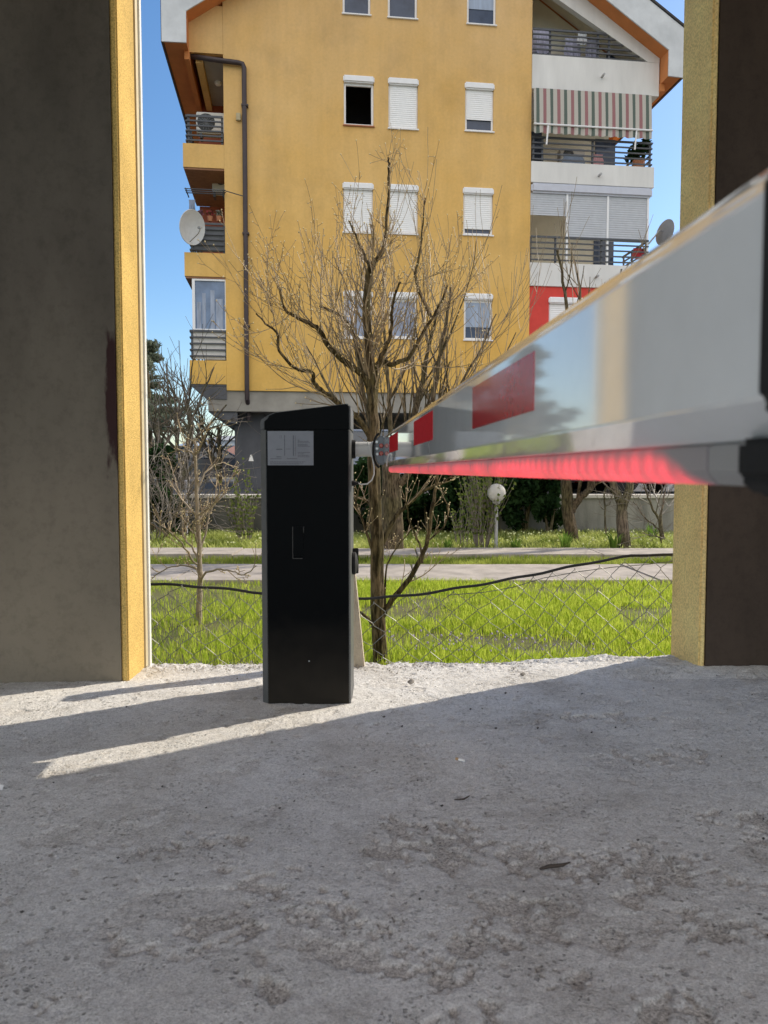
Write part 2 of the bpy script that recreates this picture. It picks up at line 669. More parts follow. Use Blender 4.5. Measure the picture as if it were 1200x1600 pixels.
def inner_wall_material(name, base, stain):
    m = bpy.data.materials.new(name)
    m.use_nodes = True
    n, l, b = nodes_of(m)
    b.inputs['Roughness'].default_value = 0.92
    b.inputs['Specular IOR Level'].default_value = 0.2
    tc = n.new('ShaderNodeTexCoord')
    mp = n.new('ShaderNodeMapping')
    mp.inputs['Scale'].default_value = (1, 1, 0.35)
    l.new(tc.outputs['Object'], mp.inputs['Vector'])
    z = n.new('ShaderNodeTexNoise')
    z.inputs['Scale'].default_value = 3.0
    z.inputs['Detail'].default_value = 7
    z.inputs['Roughness'].default_value = 0.62
    l.new(mp.outputs['Vector'], z.inputs['Vector'])
    r = n.new('ShaderNodeValToRGB')
    r.color_ramp.elements[0].position = 0.3
    r.color_ramp.elements[1].position = 0.7
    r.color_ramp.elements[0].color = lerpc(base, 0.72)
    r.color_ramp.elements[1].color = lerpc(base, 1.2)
    l.new(z.outputs['Fac'], r.inputs['Fac'])
    last = r.outputs['Color']
    # light bounced off the floor, painted in as a paler wall foot
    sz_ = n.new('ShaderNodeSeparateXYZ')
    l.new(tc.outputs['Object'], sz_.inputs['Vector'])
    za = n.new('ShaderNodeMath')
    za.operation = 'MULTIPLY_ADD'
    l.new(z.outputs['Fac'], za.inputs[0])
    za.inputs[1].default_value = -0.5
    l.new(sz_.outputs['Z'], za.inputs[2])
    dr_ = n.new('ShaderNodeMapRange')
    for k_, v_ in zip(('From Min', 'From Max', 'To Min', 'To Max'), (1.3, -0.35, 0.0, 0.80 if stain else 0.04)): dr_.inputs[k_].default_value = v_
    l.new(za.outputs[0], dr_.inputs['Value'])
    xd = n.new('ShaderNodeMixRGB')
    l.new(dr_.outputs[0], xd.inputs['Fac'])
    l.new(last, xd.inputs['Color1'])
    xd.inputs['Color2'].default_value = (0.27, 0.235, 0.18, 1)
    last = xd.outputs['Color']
    # hairline scratches and chips in the plaster
    vs_ = n.new('ShaderNodeTexNoise')
    vs_.inputs['Scale'].default_value = 22
    vs_.inputs['Detail'].default_value = 8
    vs_.inputs['Roughness'].default_value = 0.75
    l.new(tc.outputs['Object'], vs_.inputs['Vector'])
    rs_ = n.new('ShaderNodeValToRGB')
    rs_.color_ramp.elements[0].position = 0.34
    rs_.color_ramp.elements[1].position = 0.52
    rs_.color_ramp.elements[0].color = (0.86, 0.86, 0.86, 1)
    rs_.color_ramp.elements[1].color = (1.04, 1.04, 1.04, 1)
    l.new(vs_.outputs['Fac'], rs_.inputs['Fac'])
    xs_ = n.new('ShaderNodeMixRGB')
    xs_.blend_type = 'MULTIPLY'
    xs_.inputs['Fac'].default_value = 1
    l.new(last, xs_.inputs['Color1'])
    l.new(rs_.outputs['Color'], xs_.inputs['Color2'])
    last = xs_.outputs['Color']
    if stain:
        # dark reddish paint smear near the outer corner, between two heights
        sx = n.new('ShaderNodeSeparateXYZ')
        l.new(tc.outputs['Object'], sx.inputs['Vector'])

        def win(src, a, bb, c, d):
            m1 = n.new('ShaderNodeMapRange')
            m1.interpolation_type = 'SMOOTHSTEP'
            for k, vv in zip(('From Min', 'From Max', 'To Min', 'To Max'), (a, bb, 0, 1)): m1.inputs[k].default_value = vv
            l.new(src, m1.inputs['Value'])
            m2 = n.new('ShaderNodeMapRange')
            m2.interpolation_type = 'SMOOTHSTEP'
            for k, vv in zip(('From Min', 'From Max', 'To Min', 'To Max'), (c, d, 1, 0)): m2.inputs[k].default_value = vv
            l.new(src, m2.inputs['Value'])
            mm = n.new('ShaderNodeMath')
            mm.operation = 'MULTIPLY'
            l.new(m1.outputs[0], mm.inputs[0])
            l.new(m2.outputs[0], mm.inputs[1])
            return mm.outputs[0]
        nz = n.new('ShaderNodeTexNoise')
        nz.inputs['Scale'].default_value = 30
        nz.inputs['Detail'].default_value = 5
        l.new(mp.outputs['Vector'], nz.inputs['Vector'])
        ad = n.new('ShaderNodeMath')
        ad.operation = 'MULTIPLY_ADD'
        l.new(nz.outputs['Fac'], ad.inputs[0])
        ad.inputs[1].default_value = 0.05
        l.new(sx.outputs['X'], ad.inputs[2])
        ad2 = n.new('ShaderNodeMath')
        ad2.operation = 'MULTIPLY_ADD'
        l.new(nz.outputs['Fac'], ad2.inputs[0])
        ad2.inputs[1].default_value = 0.35
        l.new(sx.outputs['Z'], ad2.inputs[2])
        wx = win(ad.outputs[0], stain[0], stain[0] + .012, stain[1] - 0.004, stain[1] + 0.006)
        wz = win(ad2.outputs[0], stain[2], stain[2] + .1, stain[3] - .1, stain[3])
        mm = n.new('ShaderNodeMath')
        mm.operation = 'MULTIPLY'
        l.new(wx, mm.inputs[0])
        l.new(wz, mm.inputs[1])
        m3 = n.new('ShaderNodeMath')
        m3.operation = 'MULTIPLY'
        l.new(mm.outputs[0], m3.inputs[0])
        m3.inputs[1].default_value = 0.92
        x = n.new('ShaderNodeMixRGB')
        l.new(m3.outputs[0], x.inputs['Fac'])
        l.new(last, x.inputs['Color1'])
        x.inputs['Color2'].default_value = (0.032, 0.011, 0.013, 1)
        last = x.outputs['Color']
    l.new(last, b.inputs['Base Color'])
    bp = n.new('ShaderNodeBump')
    bp.inputs['Strength'].default_value = 0.5
    bp.inputs['Distance'].default_value = 0.004
    z2 = n.new('ShaderNodeTexNoise')
    z2.inputs['Scale'].default_value = 45
    z2.inputs['Detail'].default_value = 5
    l.new(tc.outputs['Object'], z2.inputs['Vector'])
    l.new(z2.outputs['Fac'], bp.inputs['Height'])
    l.new(bp.outputs['Normal'], b.inputs['Normal'])
    return m


def stucco_material(name, c, speck=0.35, sc=170.0):
    m = mat(name, c, rough=0.9, var=0.18, scale=2.5, detail=6, spec=0.2)
    n, l, b = nodes_of(m)
    tc = n.new('ShaderNodeTexCoord')
    z = n.new('ShaderNodeTexNoise')
    z.inputs['Scale'].default_value = sc
    z.inputs['Detail'].default_value = 3
    l.new(tc.outputs['Object'], z.inputs['Vector'])
    bp = n.new('ShaderNodeBump')
    bp.inputs['Strength'].default_value = 0.9
    bp.inputs['Distance'].default_value = 0.005
    l.new(z.outputs['Fac'], bp.inputs['Height'])
    l.new(bp.outputs['Normal'], b.inputs['Normal'])
    r = n.new('ShaderNodeValToRGB')
    r.color_ramp.elements[0].position = 0.36
    r.color_ramp.elements[1].position = 0.6
    r.color_ramp.elements[0].color = (1 - speck, 1 - speck, 1 - speck, 1)
    r.color_ramp.elements[1].color = (1.05, 1.05, 1.05, 1)
    l.new(z.outputs['Fac'], r.inputs['Fac'])
    src = b.inputs['Base Color'].links[0].from_socket
    x = n.new('ShaderNodeMixRGB')
    x.blend_type = 'MULTIPLY'
    x.inputs['Fac'].default_value = 1
    l.new(src, x.inputs['Color1'])
    l.new(r.outputs['Color'], x.inputs['Color2'])
    l.new(x.outputs['Color'], b.inputs['Base Color'])
    return m


M_REVEAL = stucco_material('yellow_stucco', (0.72, 0.49, 0.16))
LF = (P(195, 735, 2.99).x, 2.99)     # left pier, inner corner
RF = (P(1099, 735, 3.16).x, 3.16)    # right pier, inner corner
exv = Vector((math.cos(WROT), math.sin(WROT)))
eyv = Vector((-math.sin(WROT), math.cos(WROT)))
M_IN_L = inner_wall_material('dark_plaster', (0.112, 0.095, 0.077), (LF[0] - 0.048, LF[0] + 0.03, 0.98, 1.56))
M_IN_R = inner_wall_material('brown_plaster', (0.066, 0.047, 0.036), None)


M_REVEAL2 = stucco_material('lifted_yellow_stucco', (1.0, 0.665, 0.29), speck=0.25, sc=120.0)  # same yellow stucco, colour raised to brighten the shaded right reveal


def make_pier(front, side, depth, m_in, label, trim):
    root = empty('wall_pier', (front[0], front[1], 0))
    tag(root, label, 'wall')
    rev = 0.03
    a = Vector(front)
    width = 5.0
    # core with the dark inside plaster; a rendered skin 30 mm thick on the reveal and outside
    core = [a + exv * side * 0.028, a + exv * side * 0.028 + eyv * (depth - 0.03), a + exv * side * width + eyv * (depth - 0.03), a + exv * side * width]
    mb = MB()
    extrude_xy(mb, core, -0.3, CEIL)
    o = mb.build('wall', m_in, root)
    skin = [a + eyv * 0.004, a + eyv * depth, a + eyv * depth + exv * side * width, a + eyv * (depth - 0.029) + exv * side * width,
            a + eyv * (depth - 0.029) + exv * side * 0.027, a + eyv * 0.004 + exv * side * 0.027]
    mb = MB()
    extrude_xy(mb, skin, -0.06, CEIL)
    s = mb.build('reveal_render', M_REVEAL if trim else M_REVEAL2, root, bevel=0.006)
    if trim:
        q = a + eyv * depth
        mb = MB()
        # thin metal corner bead and white strip standing on the outer edge of the reveal
        b0 = [q - exv * side * 0.006 + eyv * 0.002, q - exv * side * 0.006 + eyv * 0.045, q + exv * side * 0.01 + eyv * 0.045, q + exv * side * 0.01 + eyv * 0.002]
        extrude_xy(mb, b0, -0.04, CEIL)
        c1 = mb.build('edge_profile', mat('beige_profile', (0.55, 0.47, 0.31), rough=0.6, var=0.08), root)
        mb = MB()
        b0 = [q - exv * side * 0.014 + eyv * 0.047, q - exv * side * 0.014 + eyv * 0.075, q + exv * side * 0.01 + eyv * 0.075, q + exv * side * 0.01 + eyv * 0.047]
        extrude_xy(mb, b0, -0.045, CEIL)
        mb.build('white_strip', mat('white_pvc', (0.78, 0.78, 0.76), rough=0.45, var=0.05), root)
    for ch in root.children:
        ch.matrix_parent_inverse = Matrix.Translation((-front[0], -front[1], 0))
    return root


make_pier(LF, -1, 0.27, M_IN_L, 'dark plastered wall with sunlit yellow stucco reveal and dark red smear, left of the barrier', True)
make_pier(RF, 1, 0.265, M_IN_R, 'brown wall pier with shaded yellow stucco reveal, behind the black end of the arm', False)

mb = MB()
extrude_xy(mb, [Vector((-9, -1.3)), Vector((9, -1.3)), Vector((9, 3.95)), Vector((-9, 2.6))], CEIL + 0.002, CEIL + 0.35)
tag(mb.build('ceiling', mat('raw_ceiling', (0.33, 0.31, 0.28), var=0.15, scale=3, bump=0.3), None), kind='structure')
#SPLIT1
# ------------------------------------------------------------------ BARRIER (cabinet, arm, bracket, cable)
bar = empty('barrier_gate', (-0.265, 2.8, 0))
tag(bar, 'barrier gate with black metal cabinet and long white arm carrying red reflectors', 'barrier gate')
INV = Matrix.Translation((0.265, -2.8, 0))


def bpart(mb, name, m, parent=None, **kw):
    o = mb.build(name, m, None, **kw)
    o.parent = parent or bar
    if parent is None:
        o.matrix_parent_inverse = INV
    return o


M_CAB = mat('black_powder_coat', (0.0022, 0.0028, 0.0034), rough=0.42, var=0.1, scale=30, bump=0.12, bscale=700, spec=0.06, bdist=0.0005)
n, l, b = nodes_of(M_CAB)
tc = n.new('ShaderNodeTexCoord')
sx = n.new('ShaderNodeSeparateXYZ')
l.new(tc.outputs['Object'], sx.inputs['Vector'])
nzd = n.new('ShaderNodeTexNoise')
nzd.inputs['Scale'].default_value = 18
nzd.inputs['Detail'].default_value = 6
l.new(tc.outputs['Object'], nzd.inputs['Vector'])
zd = n.new('ShaderNodeMath')
zd.operation = 'MULTIPLY_ADD'
l.new(nzd.outputs['Fac'], zd.inputs[0])
zd.inputs[1].default_value = -0.16
l.new(sx.outputs['Z'], zd.inputs[2])
rd = n.new('ShaderNodeMapRange')
for k_, v_ in zip(('From Min', 'From Max', 'To Min', 'To Max'), (0.24, -0.06, 0.0, 0.75)): rd.inputs[k_].default_value = v_
l.new(zd.outputs[0], rd.inputs['Value'])
xd = n.new('ShaderNodeMixRGB')
l.new(rd.outputs[0], xd.inputs['Fac'])
l.new(b.inputs['Base Color'].links[0].from_socket, xd.inputs['Color1'])
xd.inputs['Color2'].default_value = (0.036, 0.031, 0.025, 1)  # brown dust at the foot, also painting in the sunlit floor's reflection
l.new(xd.outputs['Color'], b.inputs['Base Color'])
M_CABEDGE = mat('lit_edge_powder_coat', (0.095, 0.098, 0.10), rough=0.5, var=0.1, scale=30, bump=0.1, bscale=600, spec=0.4, bdist=0.0005)  # cabinet coat lightened on sides and lid, reflected light put into the colour
M_BLACKRUB = mat('black_rubber', (0.012, 0.012, 0.013), rough=0.75, var=0.2, scale=60, bump=0.4, bscale=300, bdist=0.001)
M_WHITEARM = mat('white_gloss_arm', (0.80, 0.81, 0.82), rough=0.06, var=0.03, scale=22, spec=0.5, coat=0.8, bump=0.012, bscale=9, bdist=0.002)
M_RED = mat('red_reflective', (0.50, 0.006, 0.015), rough=0.75, var=0.12, scale=120, spec=0.12)
M_REDG = mat('red_reflective_glossy', (0.50, 0.008, 0.018), rough=0.16, var=0.12, scale=120, spec=0.5, coat=0.25, bump=0.03, bscale=14, bdist=0.002)
M_STEEL = mat('galvanised_steel', (0.48, 0.49, 0.50), rough=0.32, metal=0.9, var=0.12, scale=25)
M_LABEL = mat('grey_label', (0.20, 0.21, 0.235), rough=0.5, var=0.06, scale=20)
M_INK = mat('label_ink', (0.085, 0.09, 0.105), rough=0.6, var=0.1, scale=40)
M_WCABLE = mat('white_cable', (0.72, 0.71, 0.69), rough=0.45, var=0.05)

CX0, CX1 = -0.435, -0.118          # left and right side of the cabinet
CY0, CY1 = 2.675, 2.94
CZ0 = -0.004


def cab_outline(cut_l=0.022, cut_r=0.006):
    return [Vector((CX0 + cut_l, CY0)), Vector((CX1 - cut_r, CY0)), Vector((CX1, CY0 + cut_r * 1.1)), Vector((CX1, CY1)), Vector((CX0, CY1)), Vector((CX0, CY0 + cut_l * 0.9))]


ZL = P(410, 672, 2.69).z          # lid joint
mb = MB()
extrude_xy(mb, cab_outline(), CZ0, ZL - 0.0005)
cab = bpart(mb, 'cabinet', [M_CAB, M_CABEDGE], bevel=0.0012)
for p in cab.data.polygons:
    nn = p.normal
    if abs(nn.z) < 0.3 and (nn.x < -0.3 or nn.x > 0.3):
        p.material_index = 1
# plinth shadow gap + steel base plate
mb = MB()
mb.box((CX0 - 0.004, CY0 + 0.012, CZ0 - 0.02), (CX1 + 0.002, CY1 + 0.004, CZ0 - 0.0005))
bpart(mb, 'base_plate', M_STEEL, cab)
# lid: slanting top that rises to the right
zt_l0 = P(410, 655, 2.69).z
zt_l = P(432, 644, 2.69).z
zt_r = P(549, 630.5, 2.69).z
ov = 0.0006
xl, xr = CX0 - ov, CX1 + ov
prof = [(xl, ZL + 0.0005), (xl, zt_l0 - 0.004), (xl + 0.010, zt_l0 + 0.003), (xl + 0.028, zt_l0 + 0.014), (CX0 + 0.055, zt_l), (xr - 0.012, zt_r), (xr - 0.004, zt_r - 0.003), (xr, zt_r - 0.012), (xr, ZL + 0.0005)]
mb = MB()
mb.prism(prof, CY0 + 0.012, CY1 + ov)
lid = bpart(mb, 'lid', [M_CABEDGE, M_CAB], cab, bevel=0.004, bseg=3)
mb = MB()
fp_ = [(x + (0.017 if i in (0, 1, 2) else (0.006 if i == 3 else (-0.005 if i >= 5 else 0))), z - (0.0035 if 1 <= i <= 7 else 0)) for i, (x, z) in enumerate(prof)]
mb.prism(fp_, CY0 - 0.0003, CY0 + 0.0115)
bpart(mb, 'lid_front', M_CAB, lid, bevel=0.0015)

# sticker with wiring diagram (the print is not legible in the photo)
fy = CY0 - 0.0006
a = P(418, 673.5, CY0)
b_ = P(490, 727, CY0)
lb = MB()
lx0, lx1, lz0, lz1 = a.x, b_.x, b_.z, a.z
lb.box((lx0, fy - 0.0008, lz0), (lx1, fy, lz1))
lbl = bpart(lb, 'label_plate', M_LABEL, cab)
ink = MB()


def inkbox(u0, v0, u1, v1):
    q0 = (lx0 + (lx1 - lx0) * u0, fy - 0.0012, lz1 + (lz0 - lz1) * v0)
    q1 = (lx0 + (lx1 - lx0) * u1, fy - 0.0009, lz1 + (lz0 - lz1) * v1)
    ink.box(q0, q1)


inkbox(.365, .12, .378, .72)
inkbox(.553, .13, .57, .72)
inkbox(.60, .13, .607, .72)
inkbox(.27, .12, .275, .22)
inkbox(.30, .12, .305, .22)
inkbox(.19, .52, .32, .545)
inkbox(.40, .52, .5, .53)
inkbox(.19, .745, .30, .765)
inkbox(.06, .80, .30, .815)
inkbox(.42, .80, .64, .815)
for v, e in ((.26, .70), (.295, .9), (.325, .92), (.38, .86), (.41, .88), (.44, .92), (.62, .93), (.66, .78), (.71, .9), (.745, .92)):
    x = .66
    while x < e:
        w = random.uniform(.02, .05)
        inkbox(x, v, min(x + w, e), v + .014)
        x += w + .009
for v in (.89, .925, .955):
    x = .05
    while x < .82 - (v - .89):
        w = random.uniform(.02, .06)
        inkbox(x, v, x + w, v + .012)
        x += w + .009
bpart(ink, 'wiring_diagram', M_INK, lbl)

# recessed pull handle: rim and inner tray
ha, hb = P(457, 823, CY0), P(475, 873, CY0)
mb = MB()
t = 0.0016
for q0, q1 in (((ha.x, hb.z), (ha.x + t, ha.z)), ((hb.x - t, ha.z - .02), (hb.x, ha.z)), ((ha.x + t, hb.z), (hb.x - t - .004, hb.z + t))):
    mb.box((q0[0], CY0 - 0.0035, q0[1]), (q1[0], CY0 - 0.0002, q1[1]))
rim = bpart(mb, 'handle', mat('handle_rim', (0.05, 0.045, 0.042), rough=0.3, var=0.1, spec=0.6), cab)
mb = MB()
mb.box((ha.x + t + .0005, CY0 - 0.0018, hb.z + t + .0005), (hb.x - t - .0005, CY0 - 0.0003, ha.z))
mb.box((ha.x + t + .003, CY0 - 0.004, hb.z + .008), (hb.x - t - .003, CY0 - 0.0019, hb.z + .012))
bpart(mb, 'handle_tray', M_CAB, rim)
q = P(483, 1033, CY0)
mb = MB()
mb.lathe([(0.0001, -0.0022), (0.0022, -0.0018), (0.003, -0.0002)], (q.x, CY0, q.z), 'y', 12)
bpart(mb, 'screw', M_STEEL, cab)
# release lock housing on the right side of the cabinet
q = P(553, 880, 2.80)
mb = MB()
mb.lathe([(0.038, -0.0), (0.042, 0.003), (0.042, 0.012), (0.030, 0.018), (0.01, 0.021)], (CX1 + 0.0005, 2.80, q.z), 'x', 24)
lk = bpart(mb, 'release_lock', M_BLACKRUB, cab, smooth=True)
mb = MB()
mb.box((CX1 + 0.0005, 2.848, q.z - 0.045), (CX1 + 0.022, 2.862, q.z + 0.05))
bpart(mb, 'lock_cover', M_BLACKRUB, lk, bevel=0.002)

# --- arm -----------------------------------------------------------
# direction of the arm, its left face passes X0 at y=0
SL = -0.0635
X0A = 0.1746
YA0, YA1 = 2.76, 0.312
adir = Vector((SL, 1, 0)).normalized()
aleft = Vector((-adir.y, adir.x, 0))      # outward normal of the face we see


def AP(y, a, z):
    """point on the arm: y along, a inward from the left face, z height"""
    return Vector((X0A + SL * y, y, z)) - aleft * a


SEC = [(0.0, 0.8595), (0.0, 0.943), (0.006, 0.9525), (0.018, 0.964), (0.050, 0.964), (0.062, 0.9525), (0.068, 0.943), (0.068, 0.8595), (0.050, 0.8435), (0.018, 0.8435)]


def arm_loft(mb, sec, y0, y1):
    n = len(sec)
    vs = [AP(y0, a, z) for a, z in sec] + [AP(y1, a, z) for a, z in sec]
    fs = [tuple(range(n)), tuple(range(2 * n - 1, n - 1, -1))]
    for i in range(n):
        j = (i + 1) % n
        fs.append((i, n + i, n + j, j))
    mb.add(vs, fs)


mb = MB()
arm_loft(mb, SEC, YA1, YA0)
arm = bpart(mb, 'arm', M_WHITEARM, bevel=0.0009, bseg=3, angle=20)
for (y0, y1, z0, z1) in ((0.673, 0.973, 0.8825, 0.9345), (1.372, 1.700, 0.885, 0.9375), (2.14, 2.47, 0.887, 0.938)):
    mb = MB()
    vs = [AP(y, a, z) for y in (y0, y1) for a in (-0.0006, 0.0002) for z in (z0, z1)]
    mb.add(vs, [(0, 1, 3, 2), (4, 6, 7, 5), (0, 4, 5, 1), (2, 3, 7, 6), (0, 2, 6, 4), (1, 5, 7, 3)])
    bpart(mb, 'reflector', M_REDG if y0 < 1 else M_RED, arm)

# lit red light strip under the arm
m = bpy.data.materials.new('lit_red_strip')
m.use_nodes = True
n, l, b = nodes_of(m)
b.inputs['Base Color'].default_value = (0.34, 0.31, 0.32, 1)
b.inputs['Roughness'].default_value = 0.35
tc = n.new('ShaderNodeTexCoord')
sx = n.new('ShaderNodeSeparateXYZ')
l.new(tc.outputs['Object'], sx.inputs['Vector'])
mu = n.new('ShaderNodeMath')
mu.operation = 'MULTIPLY'
mu.inputs[1].default_value = 2 * math.pi / 0.021
l.new(sx.outputs['Y'], mu.inputs[0])
si = n.new('ShaderNodeMath')
si.operation = 'SINE'
l.new(mu.outputs[0], si.inputs[0])
nz = n.new('ShaderNodeTexNoise')
nz.inputs['Scale'].default_value = 16
nz.inputs['Detail'].default_value = 3
l.new(tc.outputs['Object'], nz.inputs['Vector'])
mr = n.new('ShaderNodeMapRange')
mr.inputs['From Min'].default_value = -1
mr.inputs['From Max'].default_value = 1
mr.inputs['To Min'].default_value = 0.62
mr.inputs['To Max'].default_value = 1.0
l.new(si.outputs[0], mr.inputs['Value'])
m2 = n.new('ShaderNodeMath')
m2.operation = 'MULTIPLY'
l.new(mr.outputs[0], m2.inputs[0])
nr = n.new('ShaderNodeMapRange')
nr.inputs['From Min'].default_value = 0.3
nr.inputs['From Max'].default_value = 0.7
nr.inputs['To Min'].default_value = 0.55
nr.inputs['To Max'].default_value = 1.45
l.new(nz.outputs['Fac'], nr.inputs['Value'])
l.new(nr.outputs[0], m2.inputs[1])
# the diffuser is brightest low down, dull along its upper edge; the near end burns strongest
zr_ = n.new('ShaderNodeMapRange')
zr_.interpolation_type = 'SMOOTHSTEP'
for k_, v_ in zip(('From Min', 'From Max', 'To Min', 'To Max'), (0.8445, 0.832, 0.16, 1.0)): zr_.inputs[k_].default_value = v_
l.new(sx.outputs['Z'], zr_.inputs['Value'])
yr_ = n.new('ShaderNodeMapRange')
for k_, v_ in zip(('From Min', 'From Max', 'To Min', 'To Max'), (0.4, 1.6, 1.05, 0.72)): yr_.inputs[k_].default_value = v_
l.new(sx.outputs['Y'], yr_.inputs['Value'])
m3 = n.new('ShaderNodeMath'); m3.operation = 'MULTIPLY'
l.new(m2.outputs[0], m3.inputs[0]); l.new(zr_.outputs[0], m3.inputs[1])
m4 = n.new('ShaderNodeMath'); m4.operation = 'MULTIPLY'
l.new(m3.outputs[0], m4.inputs[0]); l.new(yr_.outputs[0], m4.inputs[1])
ze_ = n.new('ShaderNodeMath')
ze_.operation = 'MULTIPLY_ADD'
l.new(sx.outputs['Z'], ze_.inputs[0])
ze_.inputs[1].default_value = -2.4
l.new(sx.outputs['Y'], ze_.inputs[2])
en_ = n.new('ShaderNodeMapRange')
en_.interpolation_type = 'SMOOTHSTEP'
for k_, v_ in zip(('From Min', 'From Max', 'To Min', 'To Max'), (0.392 - 2.4 * 0.8224, 0.432 - 2.4 * 0.8224, 0.0, 1.0)): en_.inputs[k_].default_value = v_
l.new(ze_.outputs[0], en_.inputs['Value'])
m5 = n.new('ShaderNodeMath'); m5.operation = 'MULTIPLY'
l.new(m4.outputs[0], m5.inputs[0]); l.new(en_.outputs[0], m5.inputs[1])
m2 = m5
b.inputs['Emission Color'].default_value = (1.0, 0.022, 0.048, 1)
l.new(m2.outputs[0], b.inputs['Emission Strength'])
M_LED = m
mb = MB()
LSEC = [(0.017, 0.8430), (0.051, 0.8430), (0.051, 0.8285), (0.045, 0.8224), (0.023, 0.8224), (0.017, 0.8285)]
arm_loft(mb, LSEC, 0.392, YA0 - 0.01)
bpart(mb, 'light_strip', M_LED, arm, bevel=0.0012)
mb = MB()
arm_loft(mb, LSEC, 0.340, 0.3915)
bpart(mb, 'light_strip_end', mat('grey_plastic', (0.34, 0.33, 0.33), rough=0.4, var=0.06), arm, bevel=0.001)
# black rubber end cap
big = []
cz, ca = 0.903, 0.034
for a, z in SEC:
    big.append((ca + (a - ca) * 1.07, cz + (z - cz) * 1.05))
mb = MB()
arm_loft(mb, big, 0.245, 0.316)
bpart(mb, 'end_cap', M_BLACKRUB, arm, bevel=0.004, bseg=3)
mb = MB()
arm_loft(mb, [(0.010, 0.8445), (0.058, 0.8445), (0.058, 0.826), (0.048, 0.818), (0.020, 0.818), (0.010, 0.826)], 0.25, 0.352)
bpart(mb, 'strip_cap', M_BLACKRUB, arm, bevel=0.003)

# --- mounting bracket ------------------------------------------------
zc = P(570, 702, 2.80).z
mb = MB()
mb.lathe([(0.027, 0.0), (0.027, 0.060), (0.029, 0.061), (0.029, 0.070)], (CX1 + 0.014, 2.80, zc), 'x', 32)
brk = bpart(mb, 'mounting_bracket', mat('bracket_grey', (0.62, 0.62, 0.60), rough=0.35, var=0.06, spec=0.5), smooth=True)
mb = MB()
mb.lathe([(0.034, 0.0), (0.034, 0.0135)], (CX1 + 0.0003, 2.80, zc), 'x', 32)
bpart(mb, 'shaft_seal', M_BLACKRUB, brk, smooth=True)
# curved clamp shell that holds the end of the arm
mb = MB()
pl = []
for k in range(13):
    a = -math.pi * 0.5 + math.pi * k / 12
    pl.append((-0.014 - 0.021 * math.cos(a), 0.902 + 0.052 * math.sin(a)))
pl += [(0.002, 0.955), (0.003, 0.850)]
mb.prism([(x, z) for x, z in pl], 2.758, 2.83)
bpart(mb, 'clamp', mat('clamp_grey', (0.13, 0.135, 0.15), rough=0.3, metal=0.5, var=0.1), brk, bevel=0.004, bseg=3)
mb = MB()
arc = [Vector((-0.014 - 0.025 * math.cos(a), 2.752, 0.902 + 0.061 * math.sin(a))) for a in np.linspace(-1.5, 1.45, 24)]
mb.tube(arc, 0.0042, 8)
bpart(mb, 'edge_seal', M_BLACKRUB, brk, smooth=True)
for dz in (0.014, -0.014):
    mb = MB()
    mb.lathe([(0.008, 0.0), (0.008, -0.008), (0.0055, -0.0105)], (-0.010, 2.7575, 0.905 + dz), 'y', 16)
    bpart(mb, 'red_lamp', mat('red_lamp', (0.35, 0.01, 0.015), rough=0.15, var=0.1, coat=1.0), brk, smooth=True)
for dx, dz in ((-0.030, 0.028), (-0.029, 0.004), (-0.028, -0.016)):
    mb = MB()
    mb.lathe([(0.0075, 0.0), (0.0075, -0.006), (0.0045, -0.0075)], (dx + .004, 2.7575, 0.905 + dz), 'y', 6)
    bpart(mb, 'bolt', M_STEEL, brk)
# --- cable -----------------------------------------------------------
pz = P(556, 755, 2.79)
mb = MB()
mb.lathe([(0.010, 0), (0.010, 0.010), (0.006, 0.016), (0.0055, 0.024)], (CX1 + 0.0005, 2.79, pz.z), 'x', 14)
gl = bpart(mb, 'cable_gland', M_BLACKRUB, smooth=True)
pts = [Vector((CX1 + 0.022, 2.79, pz.z)), P(565, 757, 2.785), P(574, 756, 2.78), P(581, 750, 2.775), P(584.5, 741, 2.77), P(584.5, 730, 2.765), P(582.5, 718, 2.76), P(578, 700, 2.752), P(574, 690, 2.75)]
mb = MB()
mb.tube(pts, 0.0026, 8)
bpart(mb, 'cable', M_WCABLE, smooth=True)
pts = [AP(2.55 - 0.02 * k, -0.003 - 0.003 * math.sin(k * 0.5), 0.8455 + 0.005 * k + 0.0004 * k * k) for k in range(6)]
mb = MB()
mb.tube(pts, 0.0022, 8)
bpart(mb, 'cable_tail', M_WCABLE, smooth=True)

# ------------------------------------------------------------------ concrete post behind the cabinet
mb = MB()
zb = P(572, 1041, 3.30).z
xr_b = P(571, 1040, 3.30).x
xr_t = P(556, 895, 3.30).x
zt = 0.80
sl_ = (xr_b - xr_t) / (P(556, 895, 3.3).z - zb)
mb.prism([(xr_b - 0.16, -0.07), (xr_b, -0.07), (xr_b - sl_ * (zt + .05), zt), (xr_b - 0.16 + sl_ * 0.3, zt)], 3.29, 3.36)
po = mb.build('concrete_post', mat('tan_concrete', (0.50, 0.43, 0.33), var=0.14, scale=14, bump=0.4), None, bevel=0.004)
tag(po, 'tapered tan concrete post standing close behind the black barrier cabinet', 'post')

# ------------------------------------------------------------------ chain link fence
FY = 3.66
fen = empty('chain_link_fence', (0.1, FY, -0.3))
tag(fen, 'sagging chain link fence with a drooping black top cable in front of the lawn', 'fence')
INVF = Matrix.Translation((-0.1, -FY, 0.3))
cab_px = [(205, 911), (260, 913), (330, 918), (400, 926), (470, 931), (560, 935), (640, 931), (700, 922), (780, 908), (860, 892), (930, 878), (985, 869), (1030, 866), (1075, 868)]
cpts = [P(u, v, FY) for u, v in cab_px]
cx = np.array([p.x for p in cpts])
cz_ = np.array([p.z for p in cpts])


def fence_top(x):
    return float(np.interp(x, cx, cz_))


